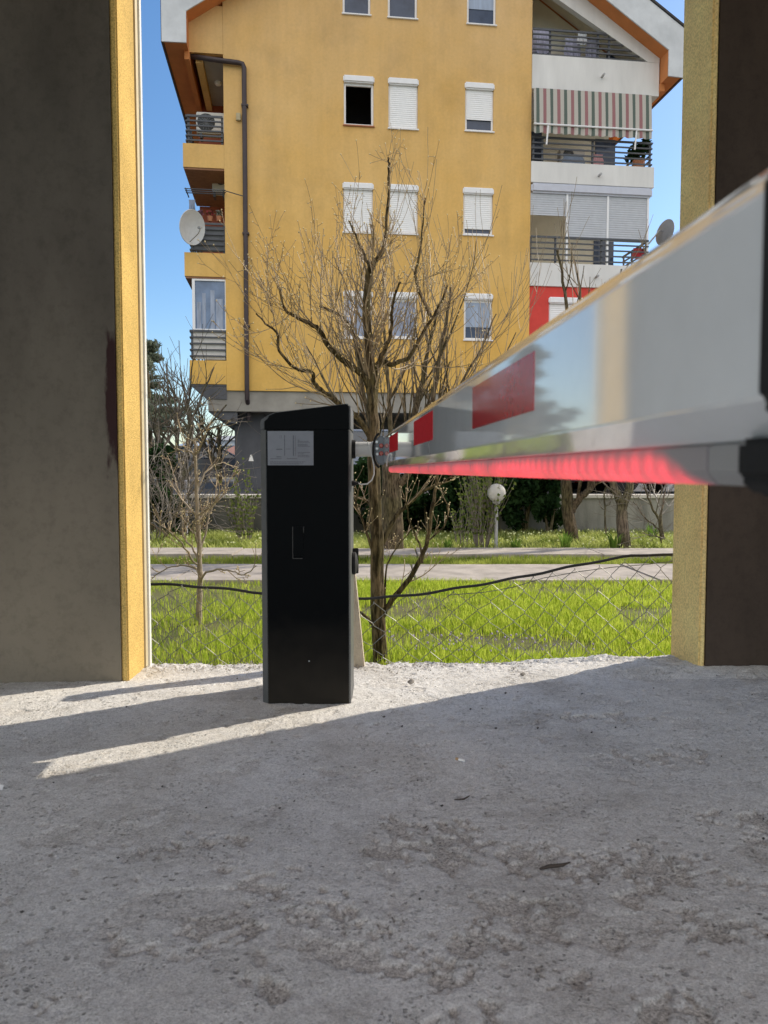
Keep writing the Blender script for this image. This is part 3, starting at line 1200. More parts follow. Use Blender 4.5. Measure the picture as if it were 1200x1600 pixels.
mb = MB()
xs = np.linspace(cx[0], cx[-1], 70)
mb.tube([Vector((x, FY + 0.006 * math.sin(7 * x), fence_top(x) + 0.003 * math.sin(23 * x))) for x in xs], 0.0068, 8)
o = mb.build('top_cable', mat('cable_black', (0.02, 0.02, 0.022), rough=0.6, var=0.2), fen, smooth=True)
o.matrix_parent_inverse = INVF
M_WIRE = mat('fence_wire', (0.19, 0.19, 0.18), rough=0.42, metal=0.35, var=0.3, scale=30, spec=0.4)
mb = MB()
W = 0.056
x = cx[0] - 0.3
ncol = int((cx[-1] - cx[0] + 0.6) / W)
rr = random.Random(5)


def warp(x, z, top):
    """slack wire: rows sink and bunch where the top sags"""
    rest = 0.36
    k = (top + 0.32) / (rest + 0.32)
    zz = -0.32 + (z + 0.32) * (0.35 + 0.65 * k)
    dx = 0.020 * math.sin(3.1 * x + 2.2 * z) + 0.012 * math.sin(9 * x + 5 * z + 1.3)
    dz = 0.016 * math.sin(4.3 * x + 1.0 + 3 * z) + 0.009 * math.sin(13 * x + 11 * z)
    dy = 0.03 * math.sin(2.2 * x + 4.5 * z) + 0.012 * math.sin(8 * x)
    return x + dx, FY + dy, zz + dz


for i in range(ncol):
    bx = cx[0] - 0.3 + i * W
    pts = []
    rows = 16
    for j in range(rows):
        z = -0.32 + j * 0.056
        side = (j + i) % 2
        for e in (-0.004, 0.004):
            xx = bx + side * W
            X_, Y_, Z_ = warp(xx, z + e, fence_top(min(max(xx, cx[0]), cx[-1])))
            Y_ += 0.004 * (1 if i % 2 else -1) * (1 if e > 0 else -1)
            top = fence_top(min(max(X_, cx[0]), cx[-1]))
            if Z_ > top + 0.006:
                break
            if X_ < cx[0] - 0.01 or X_ > cx[-1] + 0.02:
                continue
            pts.append(Vector((X_ + rr.uniform(-.003, .003), Y_, Z_ + rr.uniform(-.003, .003))))
    if len(pts) > 2:
        mb.tube(pts, 0.0017, 5)
# loose second wire near the right end
lo = [(700, 930), (760, 925), (800, 918), (850, 903), (905, 893), (960, 886), (1010, 882), (1060, 876)]
mb.tube([P(u, v, FY + 0.02) for u, v in lo], 0.002, 5)
o = mb.build('wire_mesh', M_WIRE, fen, smooth=True)
o.matrix_parent_inverse = INVF
#SPLIT2
# ------------------------------------------------------------------ GARDEN: ground, paths, grass
GZ = -0.30
LOTZ = 0.36
mb = MB()
S = 3000
mb.add([(-S, 3.30, GZ - 0.012), (S, 3.30, GZ - 0.012), (S, S, GZ - 0.012), (-S, S, GZ - 0.012)], [(0, 1, 2, 3)])
tag(mb.build('ground', mat('soil', (0.13, 0.125, 0.045), var=0.4, scale=1.5, detail=8, bump=0.6, col2=(0.075, 0.085, 0.022)), None), kind='structure')
M_PATH = mat('path_concrete', (0.36, 0.325, 0.29), rough=0.9, var=0.25, scale=4, detail=8, bump=0.4, bscale=60)


def path(name, ya, yb, h):
    mb = MB()
    rr = random.Random(int(ya * 10))
    x = -14.0
    while x < 14:
        w = 2.4 + rr.uniform(-.1, .1)
        dz = rr.uniform(-.006, .006)
        sk = 0.012 * x
        mb.box((x, ya - sk * 0, GZ - 0.05), (x + w - 0.015, yb, GZ + h + dz))
        x += w
    o = mb.build(name, M_PATH, None, bevel=0.008)
    tag(o, kind='structure')
    return o


path('near_path', 7.62, 8.95, 0.03)
path('far_path', 9.72, 10.55, 0.055)

M_GRASS = leafmat('grass_blades', (0.24, 0.36, 0.02), (0.64, 0.72, 0.12), trans=0.6, scale=22.0)
M_COVER = leafmat('ground_cover_leaves', (0.22, 0.29, 0.05), (0.62, 0.66, 0.24), trans=0.5, scale=3.5)


def blades(name, n, area, hmin, hmax, w, m, seed, lean=0.45, mask=None, wide=1.0):
    r = np.random.default_rng(seed)
    x = r.uniform(area[0], area[1], n)
    y = r.uniform(area[2], area[3], n)
    den = fbm(x * 1.3 + 50, y * 1.3 + 50, seed + 1, 4)
    keep = r.random(n) < np.clip((den - 0.22) * 3.2, 0.10, 1)
    if mask is not None:
        keep &= mask(x, y, r)
    x, y, den = x[keep], y[keep], den[keep]
    n = len(x)
    h = r.uniform(hmin, hmax, n) * (0.55 + 0.9 * den)
    a = r.uniform(0, 2 * np.pi, n)
    l = h * lean * r.uniform(0.2, 1.4, n)
    dx, dy = np.cos(a) * l, np.sin(a) * l
    b = a + np.pi / 2 + r.uniform(-.6, .6, n)
    wx, wy = np.cos(b) * w * wide * r.uniform(.6, 1.3, n), np.sin(b) * w * wide * r.uniform(.6, 1.3, n)
    z0 = np.full(n, GZ - 0.012)
    V = np.empty((n, 5, 3))
    V[:, 0] = np.stack([x - wx, y - wy, z0], -1)
    V[:, 1] = np.stack([x + wx, y + wy, z0], -1)
    V[:, 2] = np.stack([x + wx * .8 + dx * .35, y + wy * .8 + dy * .35, z0 + h * .6], -1)
    V[:, 3] = np.stack([x - wx * .8 + dx * .35, y - wy * .8 + dy * .35, z0 + h * .6], -1)
    V[:, 4] = np.stack([x + dx, y + dy, z0 + h], -1)
    i = np.arange(n)[:, None] * 5
    tri = np.concatenate([i + np.array([[0, 1, 2]]), i + np.array([[0, 2, 3]]), i + np.array([[3, 2, 4]])], 0)
    o = np_mesh(name, V.reshape(-1, 3), tri, m)
    return tag(o, kind='stuff')


def lawn_mask(x, y, r):
    # sparser, patchy on the left
    return r.random(len(x)) < np.clip(0.80 + 0.45 * (x + 0.35), 0.22, 1) * np.clip(0.6 + (fbm(x * 2.1 + 9, y * 2.1, 301, 4) - 0.42) * 4.0, 0.15, 1)


tag(blades('lawn_grass', 175000, (-3.2, 4.2, 3.75, 7.6), 0.03, 0.09, 0.0024, M_GRASS, 21, mask=lawn_mask))
M_GRASS2 = leafmat('verge_grass_blades', (0.16, 0.22, 0.03), (0.42, 0.48, 0.11), trans=0.45, scale=2.5)
blades('verge_grass', 22000, (-5.5, 6, 8.97, 9.7), 0.03, 0.08, 0.004, M_GRASS2, 23)
blades('meadow_plants', 52000, (-7.0, 8.5, 10.57, 13.35), 0.05, 0.15, 0.008, M_COVER, 25, lean=0.9)

# small violet flowers scattered low in the lawn
r = np.random.default_rng(3)
mb = MB()
for k in range(70):
    x, y = r.normal(0.55, 0.30), r.uniform(4.55, 5.1)
    mb.sphere((x, y, GZ + r.uniform(.02, .06)), 0.008, 5, 3)
o = mb.build('violet_flowers', mat('violet_petal', (0.42, 0.36, 0.58), var=0.2))
tag(o, kind='stuff')
# pale blossoms in the ground cover
mb = MB()
for k in range(900):
    x, y = r.uniform(-6, 8), r.uniform(10.6, 12.9)
    mb.sphere((x, y, GZ + r.uniform(.05, .14)), r.uniform(.008, .017), 5, 3)
o = mb.build('pale_blossoms', mat('cream_petal', (0.66, 0.70, 0.36), var=0.2))
tag(o, kind='stuff')

# ------------------------------------------------------------------ retaining wall, lot, hill
mb = MB()
mb.box((-30, 13.4, GZ - 0.2), (30, 13.62, LOTZ - 0.02))
rw = mb.build('retaining_wall', mat('stained_concrete', (0.26, 0.255, 0.23), var=0.45, scale=1.6, detail=8, stretch=(1.6, 1, .35), bump=0.5, bscale=30))
n, l, b = nodes_of(MATS['stained_concrete'])
tc = n.new('ShaderNodeTexCoord')
sx = n.new('ShaderNodeSeparateXYZ')
l.new(tc.outputs['Object'], sx.inputs['Vector'])
dm = n.new('ShaderNodeMapRange')
for k_, v_ in zip(('From Min', 'From Max', 'To Min', 'To Max'), (-1.6, 2.2, 0.9, 0.0)): dm.inputs[k_].default_value = v_
l.new(sx.outputs['X'], dm.inputs['Value'])
xm = n.new('ShaderNodeMixRGB')
xm.blend_type = 'MULTIPLY'
l.new(dm.outputs[0], xm.inputs['Fac'])
l.new(b.inputs['Base Color'].links[0].from_socket, xm.inputs['Color1'])
xm.inputs['Color2'].default_value = (0.30, 0.31, 0.29, 1)   # shade on the left stretch, painted into the wall colour
l.new(xm.outputs['Color'], b.inputs['Base Color'])
tag(rw, 'low stained concrete retaining wall between the garden and the car park', 'wall')
mb = MB()
for k in range(30):
    mb.box((-30 + 2 * k, 13.36, LOTZ - 0.02), (-30 + 2 * k + 1.99, 13.72, LOTZ + 0.045))
cop = mb.build('coping', mat('coping_concrete', (0.60, 0.57, 0.52), var=0.12, scale=5, bump=0.3), rw, bevel=0.008)
mb = MB()
mb.add([(-200, 13.62, LOTZ), (200, 13.62, LOTZ), (200, 300, LOTZ), (-200, 300, LOTZ)], [(0, 1, 2, 3)])
tag(mb.build('car_park', mat('asphalt', (0.075, 0.075, 0.077), var=0.25, scale=2, detail=8, bump=0.4, bscale=120)), kind='structure')
# far hills
mb = MB()
n = 60
vs = []
for k in range(n + 1):
    x = -1500 + 3000 * k / n
    hgt = 30 + 16 * math.sin(k * .5) + 9 * math.sin(k * 1.3 + 1) + (25 if x < -250 else 0)
    vs += [(x, 1100, -5), (x, 1100 + 25, hgt * .7), (x, 1250, hgt)]
fs = []
for k in range(n):
    for j in range(2):
        b0 = k * 3 + j
        fs.append((b0, b0 + 3, b0 + 4, b0 + 1))
mb.add(vs, fs)
tag(mb.build('hills', mat('hazy_hill', (0.28, 0.36, 0.48), var=0.1, scale=.01, rough=1, spec=0), None, smooth=True), kind='structure')

# ------------------------------------------------------------------ APARTMENT BUILDING
TH = R(7.2)
B0 = Vector((0, 20, 0))
EX = Vector((math.cos(TH), math.sin(TH), 0))
EY = Vector((-math.sin(TH), math.cos(TH), 0))
bld = empty('apartment_building', (0, 20, LOTZ), TH)
tag(bld, 'ochre apartment block on concrete stilts with white balconies and a gabled roof', 'building')


def bpt(u, v, t=0.0):
    """pixel -> (s, z-LOTZ) on the plane t behind the facade"""
    d = ray(u, v)
    k = ((B0 + EY * t - O).dot(EY)) / d.dot(EY)
    p = O + d * k
    return ((p - B0).dot(EX), p.z - LOTZ)


def bs(u, t=0.0, v=400): return bpt(u, v, t)[0]
def bz(u, v, t=0.0): return bpt(u, v, t)[1]


M_OCHRE = bpy.data.materials.new('ochre_render')
M_OCHRE.use_nodes = True
n, l, b = nodes_of(M_OCHRE)
b.inputs['Roughness'].default_value = 0.95
b.inputs['Specular IOR Level'].default_value = 0.15
tc = n.new('ShaderNodeTexCoord')


def facade_noise(scale, st, lo, hi, c0, c1, det=6):
    mp = n.new('ShaderNodeMapping')
    mp.inputs['Scale'].default_value = st
    l.new(tc.outputs['Object'], mp.inputs['Vector'])
    z = n.new('ShaderNodeTexNoise')
    z.inputs['Scale'].default_value = scale
    z.inputs['Detail'].default_value = det
    z.inputs['Roughness'].default_value = 0.65
    l.new(mp.outputs['Vector'], z.inputs['Vector'])
    r = n.new('ShaderNodeValToRGB')
    r.color_ramp.elements[0].position = lo
    r.color_ramp.elements[1].position = hi
    r.color_ramp.elements[0].color = c0
    r.color_ramp.elements[1].color = c1
    l.new(z.outputs['Fac'], r.inputs['Fac'])
    return r.outputs['Color']


def fmul(a, bb, f=1.0):
    x = n.new('ShaderNodeMixRGB')
    x.blend_type = 'MULTIPLY'
    x.inputs['Fac'].default_value = f
    l.new(a, x.inputs['Color1'])
    l.new(bb, x.inputs['Color2'])
    return x.outputs['Color']


c = facade_noise(0.45, (1, 1, 1), 0.3, 0.7, (0.78, 0.465, 0.11, 1), (0.82, 0.525, 0.16, 1))
c = fmul(c, facade_noise(1.5, (1.6, 1, .10), 0.36, 0.62, (0.93, 0.93, 0.93, 1), (1.02, 1.02, 1.02, 1)))
c = fmul(c, facade_noise(0.9, (1, 1, .8), 0.30, 0.52, (0.80, 0.80, 0.81, 1), (1, 1, 1, 1)), 0.8)
c = fmul(c, facade_noise(14, (1, 1, 1), 0.3, 0.6, (0.94, 0.94, 0.93, 1), (1.02, 1.02, 1.02, 1)))
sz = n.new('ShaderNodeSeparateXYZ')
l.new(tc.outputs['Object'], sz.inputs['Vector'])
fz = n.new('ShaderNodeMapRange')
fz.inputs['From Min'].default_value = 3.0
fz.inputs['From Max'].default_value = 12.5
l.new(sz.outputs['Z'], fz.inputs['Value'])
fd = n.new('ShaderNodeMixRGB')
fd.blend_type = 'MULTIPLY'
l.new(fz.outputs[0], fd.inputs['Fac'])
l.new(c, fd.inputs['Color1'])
fd.inputs['Color2'].default_value = (0.93, 0.98, 1.60, 1)  # pale haze painted into the facade colour towards the top
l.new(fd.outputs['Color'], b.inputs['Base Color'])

M_WHITER = mat('white_render', (0.74, 0.73, 0.71), rough=0.9, var=0.1, scale=1.3, detail=7, stretch=(1.5, 1, .3))
M_FASCIA = mat('grey_white_fascia', (0.66, 0.68, 0.70), rough=0.8, var=0.14, scale=1.6, detail=7)
M_ORANGE = mat('orange_soffit', (0.62, 0.23, 0.075), rough=0.9, var=0.1, scale=2)
M_REDR = mat('red_render', (0.66, 0.07, 0.055), rough=0.9, var=0.1, scale=2, detail=6)
M_CREAM = mat('cream_render', (0.80, 0.74, 0.60), rough=0.9, var=0.08, scale=2)
M_CONC = mat('stilt_concrete', (0.115, 0.118, 0.127), rough=0.9, var=0.2, scale=1.8, detail=7, stretch=(1.2, 1, .6))
M_BEAM = mat('beam_concrete', (0.33, 0.31, 0.27), rough=0.9, var=0.2, scale=1.8, detail=7)
M_RAIL = mat('railing_grey', (0.085, 0.09, 0.10), rough=0.5, var=0.1, metal=0.3)
M_PVC = mat('window_pvc', (0.86, 0.86, 0.87), rough=0.4, var=0.03)
M_SHUT = mat('shutter_slats', (0.88, 0.88, 0.88), rough=0.5, var=0.03)
M_SHUTG = mat('grey_shutter_slats', (0.50, 0.52, 0.56), rough=0.5, var=0.05)
M_DARK = mat('dark_room', (0.012, 0.012, 0.013), rough=0.9, var=0.2)
M_BROWN = mat('brown_downpipe', (0.055, 0.040, 0.042), rough=0.45, var=0.15, scale=5)
M_SILL = mat('terracotta_sill', (0.45, 0.19, 0.10), rough=0.8, var=0.1)

for mm, fr in ((M_SHUT, 15.0), (M_SHUTG, 13.0)):
    n2, l2, b2 = nodes_of(mm)
    tcs = n2.new('ShaderNodeTexCoord')
    wv = n2.new('ShaderNodeTexWave')
    wv.bands_direction = 'Z'
    wv.inputs['Scale'].default_value = fr / 2 / 1.2
    l2.new(tcs.outputs['Object'], wv.inputs['Vector'])
    bpn = n2.new('ShaderNodeBump')
    bpn.inputs['Strength'].default_value = 0.35
    bpn.inputs['Distance'].default_value = 0.02
    l2.new(wv.outputs['Fac'], bpn.inputs['Height'])
    l2.new(bpn.outputs['Normal'], b2.inputs['Normal'])


def glassmat(name, c, rough=0.05):
    m = mat(name, c, rough=rough, var=0.3, scale=2.2, detail=5, spec=0.45)
    return m


M_GLASS = glassmat('window_glass', (0.055, 0.075, 0.12))
M_GLASSL = glassmat('curtained_glass', (0.30, 0.34, 0.44), 0.08)

# ---- main facade (ochre) with openings
sL, sR = bs(352), bs(828)
z_bot = bz(590, 613)
D = 11.0
# gable line: inner edge of barge board, left and right
gl0 = bpt(296, 15, -0.45)
gl1 = bpt(330, -7, -0.45)
gr0 = bpt(1037, 73, -0.45)
gr1 = bpt(935, 0, -0.45)
slope_ = 0.5 * ((gl1[1] - gl0[1]) / (gl1[0] - gl0[0]) - (gr1[1] - gr0[1]) / (gr1[0] - gr0[0]))
slope_ = 0.66
# apex of the inner line
sA = 0.5 * (gl0[0] + gr0[0]) + (gr0[1] - gl0[1]) / (2 * slope_) * 1.0
zA = gl0[1] + slope_ * (sA - gl0[0])


def rake(s, off=0.0):
    return zA + off - slope_ * abs(s - sA)


WIN = []   # (u0,v0,u1,v1 outer opening incl. box, kind)
win_px = [
    (535, -62, 579, 22, 'blue'), (606, -56, 652, 28, 'blue'), (730, -48, 775, 38, 'blue'),
    (537, 119, 584, 196, 'open'), (607, 123, 653, 201, 'shut'), (727, 130, 771, 205, 'part'),
    (536, 286, 583, 363, 'shut'), (608, 289, 653, 365, 'shut'), (724, 294, 770, 367, 'low'),
    (537, 455, 582, 528, 'glass'), (608, 457, 652, 528, 'glass'), (725, 459, 769, 531, 'blue'),
]
wpoly = [(sL, z_bot), (sR, z_bot), (sR, rake(sR))]
if sL < sA < sR:
    wpoly.append((sA, zA))
wpoly.append((sL, rake(sL)))
mb = MB()
mb.prism(wpoly, 0.0, 0.28)
wall = mb.build('wall', M_OCHRE, bld)
cuts = []
for (u0, v0, u1, v1, k) in win_px:
    a, c_ = bpt(u0, v0), bpt(u1, v1)
    zb_ = (bz(u0, v1) + bz(u1, v1)) / 2
    zt_ = (bz(u0, v0) + bz(u1, v0)) / 2
    WIN.append((a[0], c_[0], zb_, zt_, k))
    cuts.append(((a[0], -0.3, zb_), (c_[0], 0.5, zt_)))
boolean_cut(wall, cuts)

# rest of the body: back and side walls, floors
mb = MB()
mb.box((sL, 0.283, z_bot), (sL + 0.25, D, rake(sL)))
sE = bs(1024)
mb.box((sE - 0.9, 1.9, z_bot), (sE - 0.65, D, rake(sE)))
mb.box((sL, D, z_bot), (sE - .65, D + .25, rake(sL)))
mb.build('rear_walls', M_OCHRE, bld)
mb = MB()
mb.box((sL + .26, 1.2, z_bot), (sR - .2, 1.3, rake(sL)))
mb.build('room_backing', M_DARK, bld)


def make_window(s0, s1, z0, z1, kind):
    """frame with sub-parts, set 60 mm back in the opening"""
    f = MB()
    t = 0.055
    y0, y1 = 0.05, 0.11
    boxh = 0.17
    zt = z1 - boxh
    f.box((s0, y0, z0), (s0 + t, y1, zt))
    f.box((s1 - t, y0, z0), (s1, y1, zt))
    f.box((s0 + t, y0, z0), (s1 - t, y1, z0 + t))
    f.box((s0 + t, y0, zt - t), (s1 - t, y1, zt))
    fr = f.build('window', M_PVC, bld, bevel=0.006)
    g = MB()
    g.box((s0 - .015, -0.05, zt + .002), (s1 + .015, 0.112, z1 + .005))
    g.build('shutter_box', M_PVC, fr, bevel=0.03, bseg=3)
    g = MB()
    g.box((s0 - .02, -0.045, z0 - 0.035), (s1 + .02, 0.048, z0 - 0.002))
    g.build('sill', M_PVC if kind != 'open' else M_SILL, fr, bevel=0.004)
    if kind in ('blue', 'glass'):
        g = MB()
        g.box((s0 + t, 0.075, z0 + t), (s1 - t, 0.085, zt - t))
        g.build('pane', M_GLASS if kind == 'blue' else M_GLASSL, fr)
        if kind == 'blue':
            g = MB()
            hh = (zt - z0) * (.62 if s0 > 1 else .35)
            g.box((s0 + t, 0.058, zt - t - hh), (s1 - t, 0.0745, zt - t - .001))
            g.build('blind', mat('blue_grey_blind', (0.33, 0.40, 0.52), var=0.15, scale=3, stretch=(3, 1, .4), rough=.3), fr)
    elif kind == 'open':
        pass
    else:
        frac = {'shut': 1.0, 'part': 0.74, 'low': 0.88}[kind]
        zb2 = zt - (zt - z0 - t * .6) * frac
        g = MB()
        g.box((s0 + t * .6, 0.035, zb2), (s1 - t * .6, 0.0495, zt - .001))
        g.build('roller_shutter', M_SHUT, fr)
        if frac < 1:
            g = MB()
            g.box((s0 + t, 0.075, z0 + t), (s1 - t, 0.085, zt - t))
            g.build('pane', M_GLASS, fr)
    return fr


for w in WIN:
    make_window(*w)

# ---- grey edge beam + stilts + recessed ground floor
zb2 = bz(590, 645, 0.05)
mb = MB()
sBL = bs(322)
mb.box((sBL, 0.06, zb2), (sE, D, z_bot - .003))
mb.build('edge_beam', M_BEAM, bld, bevel=0.01)
colm = []
for (u0, u1) in ((368, 442), (880, 950)):
    a = bs(u0, 0.9, 700)
    b_ = bs(u1, 0.9, 700)
    mb = MB()
    mb.box((a, 0.6, -0.02), (a + (b_ - a) * .62, 2.2, zb2))
    mb.build('stilt', M_CONC, bld, bevel=0.015)
for (sx_, ty) in ((sL + 2.6, 1.4), (sL + 5.2, 1.4), (sL + 0.2, 6.5), (sL + 5.0, 6.5), (sE - 1.5, 6.5)):
    mb = MB()
    mb.box((sx_, ty, -0.02), (sx_ + .7, ty + 0.6, zb2))
    mb.build('stilt', M_CONC, bld, bevel=0.015)
mb = MB()
mb.box((sL + 2.0, 3.6, -0.02), (sE - .3, 3.8, zb2 - .002))
mb.build('ground_floor_wall', mat('olive_render', (0.40, 0.37, 0.27), var=0.15, scale=2), bld)
for k in range(3):
    mb = MB()
    mb.box((sL + 3.0 + 2.8 * k, 3.56, 0.02), (sL + 5.2 + 2.8 * k, 3.598, 2.1))
    mb.build('garage_door', mat('garage_door_grey', (0.30, 0.31, 0.32), var=0.1, scale=1), bld)

# ---- left loggias
DL = 2.7
sl0 = bs(291)
M_GREYIN = mat('loggia_grey', (0.36, 0.36, 0.37), var=0.12, scale=2)
M_RUST = mat('loggia_rust', (0.36, 0.10, 0.055), var=0.12, scale=2)


def railing(parent, s0, s1, z0, z1, t=0.03, nbar=5, posts=(), side=None, side_d=2.6, name='railing'):
    g = MB()
    for k in range(nbar):
        z = z0 + (z1 - z0) * (k + .4) / (nbar - .6)
        h = 0.018 if k < nbar - 1 else 0.026
        g.box((s0, t - .015, z - h), (s1, t + .015, z + h))
        if side is not None:
            g.box((side - .015, t + .016, z - h), (side + .015, t + side_d, z + h))
    for sp in posts:
        g.box((sp - .025, t + .0155, z0 - .02), (sp + .025, t + .055, z1 - .002))
    if side is not None:
        for k in range(1, 4):
            tt = t + side_d * k / 3
            g.box((side + .0155, tt - .05, z0 - .02), (side + .05, tt, z1 - .002))
    return g.build(name, M_RAIL, parent)


lev = [  # parapet v-top, v-bottom at u~320, open top v
    (225, 262), (395, 432), (563, 600)]
zpar = [(bz(320, a), bz(320, b_)) for a, b_ in lev]
bal = []
for i, (zt_, zb_) in enumerate(zpar):
    s_a = bs(288 if i < 2 else 294)
    g = MB()
    g.box((s_a, 0.0, zb_), (sL - .003, 0.16, zt_))                     # front parapet
    g.box((s_a, 0.163, zb_), (s_a + .14, DL, zt_))                     # side parapet
    g.box((s_a + .143, 0.163, zb_), (sL - .003, DL, zb_ + .16))        # slab
    o = g.build('balcony', M_OCHRE, bld)
    bal.append(o)
    g = MB()
    g.box((s_a + .02, 0.02, zb_ - .05), (sL - .004, DL, zb_ - .003))
    g.build('balcony_soffit', [mat('soffit_brown', (0.30, 0.15, 0.08), var=.15), mat('soffit_brown', (0, 0, 0)), M_CONC][i], o)
    # back wall of the loggia above this slab
    ztop = zpar[i - 1][1] - .055 if i else rake(sl0)
    g = MB()
    g.box((s_a + .1, DL, zt_ - .5), (sL - .003, DL + .15, ztop))
    g.build('loggia_wall', [M_RUST, M_RUST, M_GREYIN][i], o)
# underside wedge beneath the lowest balcony, stepped beams
s_a = bs(296)
g = MB()
zlo = zpar[2][1]
g.prism([(s_a + .02, zlo - .055), (sL - .003, zlo - .055), (sL - .003, zb2 + .3), (bs(318), zb2 + .32)], 0.03, DL)
g.build('balcony_corbel', M_CONC, bal[2])
g = MB()
q0, q1 = bs(326, .3, 640), bs(368, .3, 655)
g.prism([(q0, zb2 - .003), (sL + .25, zb2 - .003), (sL + .25, bz(360, 663, .3)), (q1 - .15, bz(360, 661, .3))], 0.12, D - .5)
g.build('cross_beam', M_CONC, bld)

# grey ceiling panel with round lamp in the top loggia
g = MB()
zc_ = bz(330, 92, 0.3)
g.box((sl0 + .45, 0.35, zc_ - .05), (sL - .004, DL - .003, zc_))
cl = g.build('loggia_ceiling', M_GREYIN, bld)
g = MB()
pcl = bpt(341, 139, 1.35)
g.lathe([(0.001, -.09), (.07, -.075), (.10, -.03), (.10, -.002)], (pcl[0] , 1.35, zc_ - .051), 'z', 16)
g.build('ceiling_lamp', M_PVC, cl, smooth=True)
g = MB()
g.box((sl0 + .02, 0.0, zc_ - .02), (sL - .004, .14, rake(sL) - .1))
g.box((sl0 + .28, 0.143, zc_ - .2), (sl0 + .44, DL - .003, zc_ + .15))
g.build('loggia_lintel', M_OCHRE, bld)

# railings on left loggias
railing(bal[0], bs(294), sL - .03, bz(320, 222), bz(320, 181), nbar=6, posts=(bs(297), bs(349)), side=bs(293), side_d=2.5)
railing(bal[1], bs(298), sL - .03, bz(325, 393), bz(325, 349), nbar=6, posts=(bs(300), bs(350)), side=bs(297), side_d=2.5)
g = MB()
g.box((bs(300), .07, bz(325, 392)), (sL - .05, .09, bz(325, 352)))
g.build('railing_panel', mat('slate_panel', (0.14, 0.145, 0.155), var=.15), bal[1])
# enclosed bottom loggia: big pvc window over white panel, railing in front
s0, s1 = bs(299), bs(354)
za, zb_, zc2 = bz(326, 561), bz(326, 517), bz(326, 434)
g = MB()
g.box((s0, .06, za), (s1, .10, zb_))
pan = g.build('loggia_panel', mat('panel_white', (.62, .60, .57), var=.08), bal[2])
g = MB()
t = .07
g.box((s0, .03, zb_), (s0 + t, .12, zc2))
g.box((s1 - t * .8, .03, zb_), (s1, .12, zc2))
g.box((s0 + t, .03, zb_), (s1 - t * .8, .12, zb_ + t * .8))
g.box((s0 + t, .03, zc2 - t), (s1 - t * .8, .12, zc2))
g.box((s0, .123, zb_), (s0 + t, DL, zb_ + t))
g.box((s0, .123, zc2 - t), (s0 + t, DL, zc2))
lw = g.build('glazed_screen', M_PVC, bal[2], bevel=.006)
g = MB()
g.box((s0 + t, .07, zb_ + t * .8), (s1 - t * .8, .08, zc2 - t))
g.box((s0 + .02, .123, zb_ + t), (s0 + .035, DL, zc2 - t))
g.build('screen_glass', glassmat('loggia_glass', (.16, .22, .33)), bal[2])
g = MB()
for k, (w0, w1, h0) in enumerate(((.06, .20, .55), (.24, .36, .72), (.52, .66, .78), (.70, .94, .62))):
    ss = s0 + t + (s1 - s0 - 2 * t) * w0
    se = s0 + t + (s1 - s0 - 2 * t) * w1
    g.box((ss, .0645 + .0005 * k, zb_ + .06), (se, .0695, zb_ + (zc2 - zb_) * h0))
g.build('curtain', mat('pale_curtain', (.33, .38, .48), var=.25, scale=5, stretch=(4, 1, .5)), bal[2])
railing(bal[2], bs(296), bs(354), bz(325, 560), bz(325, 517), nbar=5, posts=(bs(298), bs(352)), t=.02, side=bs(295), side_d=2.5)

# ---- right balconies
zAp = (bz(830, 88), bz(830, 141))
rows = [((830, 86, 1024, 98), (830, 141, 1024, 149)),      # A parapet
        ((829, 252, 1020, 262), (829, 286, 1020, 293)),    # B
        ((826, 413, 1016, 414), (826, 449, 1016, 450))]    # C
PAR = []
for (a, c_) in rows:
    zt_ = (bz(a[0], a[1]) + bz(a[2], a[3])) / 2
    zb_ = (bz(c_[0], c_[1]) + bz(c_[2], c_[3])) / 2
    PAR.append((zt_, zb_))
ends = [bs(1024), bs(1019), bs(1015)]
DR = 1.7
rb = []
for i, ((zt_, zb_), se) in enumerate(zip(PAR, ends)):
    g = MB()
    g.box((sR + .003, -0.03, zb_), (se, 0.13, zt_))
    g.box((sR + .003, 0.133, zb_), (se, DR, zb_ + .18))
    g.box((se - .14, 0.133, zb_ + .183), (se, DR, zt_))
    o = g.build('balcony', M_WHITER, bld, bevel=.006)
    rb.append(o)
    # back wall of the balcony
    ztop = PAR[i - 1][1] if i else rake(se)
    ztop2 = ztop - .003
    g = MB()
    if i == 0:
        g.prism([(sR + .003, zb_ + .185), (se - .3, zb_ + .185), (se - .3, rake(se - .3) - .1), (sR + .003, rake(sR) - .1)], 1.0, 1.12)
    else:
        g.box((sR + .003, DR, zb_ + .185), (se - .55, DR + .15, ztop2))
    wl = g.build('balcony_wall', M_CREAM, o)
    g = MB()
    DB = 1.0 if i == 0 else DR
    if i < 2:
        g.box((sR + .25, DB - .03, zb_ + .19), (sR + .85, DB - .003, zb_ + 2.05))
        g.build('balcony_door', M_GLASS, o)
    g = MB()
    g.box((sR + 2.45, DB - .03, zb_ + 1.0), (sR + 3.05, DB - .003, zb_ + 1.95))
    g.build('balcony_window', M_GLASS, o)
    # drain spout
    g = MB()
    g.lathe([(.03, 0), (.03, -.16)], ((sR + se) / 2 + .15, -.031, (zt_ + zb_) / 2 - .03), 'y', 10)
    g.build('drain_spout', mat('spout_grey', (.4, .4, .4)), o, smooth=True)
g = MB()
g.prism([(sR + .01, rake(sR) - .004), (sR + .01, rake(sR) - .05), (ends[0] - .02, rake(ends[0] - .02) - .05), (ends[0] - .02, rake(ends[0] - .02) - .004)], 0.133, 1.0)
g.build('attic_ceiling', M_CREAM, rb[0])
